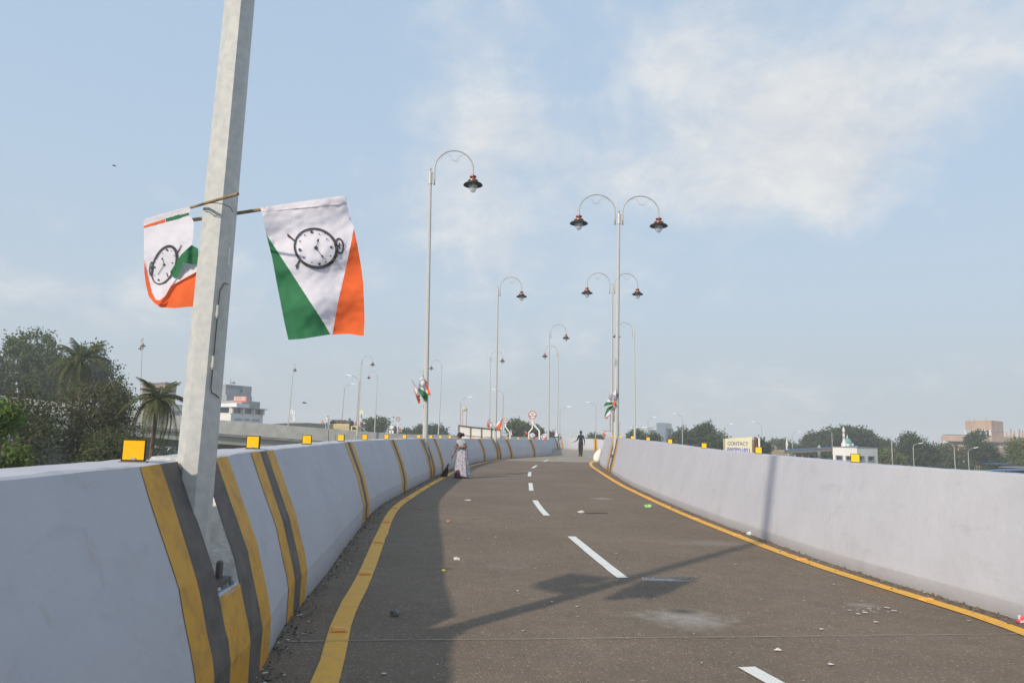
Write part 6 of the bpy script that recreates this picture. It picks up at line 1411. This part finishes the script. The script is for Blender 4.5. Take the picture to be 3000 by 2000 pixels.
# flecks of paper, splashes of whitewash and grit
def flecks(name, n, fpos, smin, smax, m, label, z=.0115, thick=0.0):
    b_ = MB()
    for i in range(n):
        q_ = fpos()
        if q_ is None: continue
        x, y = q_; s_ = smin + (smax - smin) * random.random() ** 3; a = random.uniform(0, 2 * PI); k_ = random.randint(4, 6); e = random.uniform(.35, 1)
        vs = []
        for j in range(k_):
            t = 2 * PI * j / k_ + random.uniform(-.3, .3); r_ = s_ * random.uniform(.6, 1.1); u_, v_ = r_ * math.cos(t), r_ * math.sin(t) * e; vs.append((x + u_ * math.cos(a) - v_ * math.sin(a), y + u_ * math.sin(a) + v_ * math.cos(a), z + random.random() * .002))
        if thick: 
            top = (x, y, z + s_ * thick * random.uniform(.5, 1.2)); b_.add(vs + [top], [(j, (j + 1) % k_, k_) for j in range(k_)])
        else: b_.add(vs, [tuple(range(k_))])
    tag(b_.build(name, m), label, kind='stuff')
def road_pos():
    y = random.uniform(2.5, 38) ** 1.0; pl_ = CL.at(CL.near((-2, y))) if False else None
    xl = float(np.interp(y, [p.y for p in CL.p[:260]], [p.x for p in CL.p[:260]])); xr = float(np.interp(y, RY_, RX_)); return (random.uniform(xl + .05, xr - .05), y)
_ri = [i for i, p in enumerate(CR.p) if p.y < 40 and p.x < 6]; RY_ = [CR.p[i].y for i in _ri]; RX_ = [CR.p[i].x for i in _ri]
_li = [i for i, p in enumerate(CL.p) if p.y < 45 and p.x < 2]; LY_ = [CL.p[i].y for i in _li]; LX_ = [CL.p[i].x for i in _li]
def road_pos():
    y = random.uniform(2.5, 38); return (random.uniform(float(np.interp(y, LY_, LX_)) + .05, float(np.interp(y, RY_, RX_)) - .05), y)
def near_road():
    y = 2.5 + 12 * random.random(); return (random.uniform(float(np.interp(y, LY_, LX_)) + .05, float(np.interp(y, RY_, RX_)) - .05), y)
flecks('paper_flecks', 330, road_pos, .005, .028, m_paper, 'small pale paper flecks strewn over the road')
flecks('paper_flecks', 420, near_road, .003, .014, m_paper, 'tiny pale specks strewn over the near road')
flecks('dark_grit', 500, near_road, .003, .016, m_stone, 'small dark grit strewn over the near road', thick=.5)
def cluster(cx, cy, sx, sy): return lambda: (random.gauss(cx, sx), random.gauss(cy, sy))
a = G(2540, 1790); flecks('white_splashes', 26, cluster(a.x, a.y, .16, .10), .01, .04, m_paper, 'cluster of white paint drops by the rust stain')
a = G(1945, 1697); flecks('white_splashes', 90, cluster(a.x, a.y, .17, .045), .004, .016, m_paper, 'spilled white powder grains on the post shadow')
def edge_l():
    q_ = random.uniform(3, CL.near((-1.5, 38))); p = CL.at(q_) - CL.nrm(q_) * (abs(random.gauss(0, .10)) + .01); return (p.x, p.y)
def edge_r():
    q_ = random.uniform(3, CR.near((4.6, 38))); p = CR.at(q_) + CR.nrm(q_) * (abs(random.gauss(0, .10)) + .01); return (p.x, p.y)
flecks('gravel', 5200, edge_l, .003, .019, m_dark_gr := mat('dark_gravel', (.055, .05, .048), .95, island=.5), 'dark gravel lying along the foot of the left parapet', thick=.7)
flecks('gravel', 6200, edge_r, .003, .020, mat('brown_gravel', (.13, .10, .08), .95, island=.6), 'brown gravel and dirt lying along the foot of the right parapet', thick=.7)
flecks('whitewash_drips', 420, edge_l, .004, .022, m_paper, 'pale chips along the foot of the left parapet', z=.014)
flecks('whitewash_drips', 420, edge_r, .004, .026, m_paper, 'pale chips along the foot of the right parapet', z=.014)
# rubble inside the near notch
q = CL.at(pole1_s)
for k_ in range(7):
    n_ = CL.nrm(pole1_s); d_ = CL.dir(pole1_s); p = q + n_ * random.uniform(.09, .16) + d_ * random.uniform(-.13, .13)
    crumple((random.uniform(.01, .03),) * 3, .5, 50 + k_, m_stone if k_ % 2 else m_inner, 'rubble', (p.x, p.y, NZ + .005), None, None, 1, None)
for o in list(COL.objects):
    if o.name.startswith('rubble'): tag(o, 'small lump of rubble in the notch at the foot of the near lamp post', 'rubble', 'rubble in the near notch')
# birds
def bird(px, py, D, sp, label):
    c = P(px, py, D); root = empty('bird', c, R(30), label, 'bird'); b_ = MB(); b_.tube([(-.25, 0, 0), (-.1, 0, .02), (.12, 0, .02), (.3, 0, 0)], [.02, .06, .07, .02], 8); b_.build('body', m_black, root, True)
    for s_ in (-1, 1): b_ = MB(); b_.add([(.1, 0, .03), (-.1, 0, .03), (-.12, s_ * sp * .5, .03 + sp * .18), (-.05, s_ * sp, .02 + sp * .05), (.08, s_ * sp * .5, .04 + sp * .2)], [(0, 4, 2, 1), (4, 3, 2)]); b_.build('wing', m_black, root)
bird(891, 1180, 85, .45, 'dark bird gliding between the far lamps'); bird(334, 486, 90, .28, 'tiny bird high in the left sky')

# ------------------------------------------------------------------ haze
m = bpy.data.materials.new('haze'); m.use_nodes = True; nt = m.node_tree
for n_ in list(nt.nodes): nt.nodes.remove(n_)
out = nt.nodes.new('ShaderNodeOutputMaterial'); pv = nt.nodes.new('ShaderNodeVolumePrincipled'); pv.inputs['Color'].default_value = (.90, .94, 1, 1); pv.inputs['Density'].default_value = HAZE = .0011
nt.links.new(pv.outputs[0], out.inputs['Volume'])
b = MB(); b.box((0, 710, 12), (3000, 1640, 40)); tag(b.build('haze', m), 'thin haze in the air', kind='stuff')
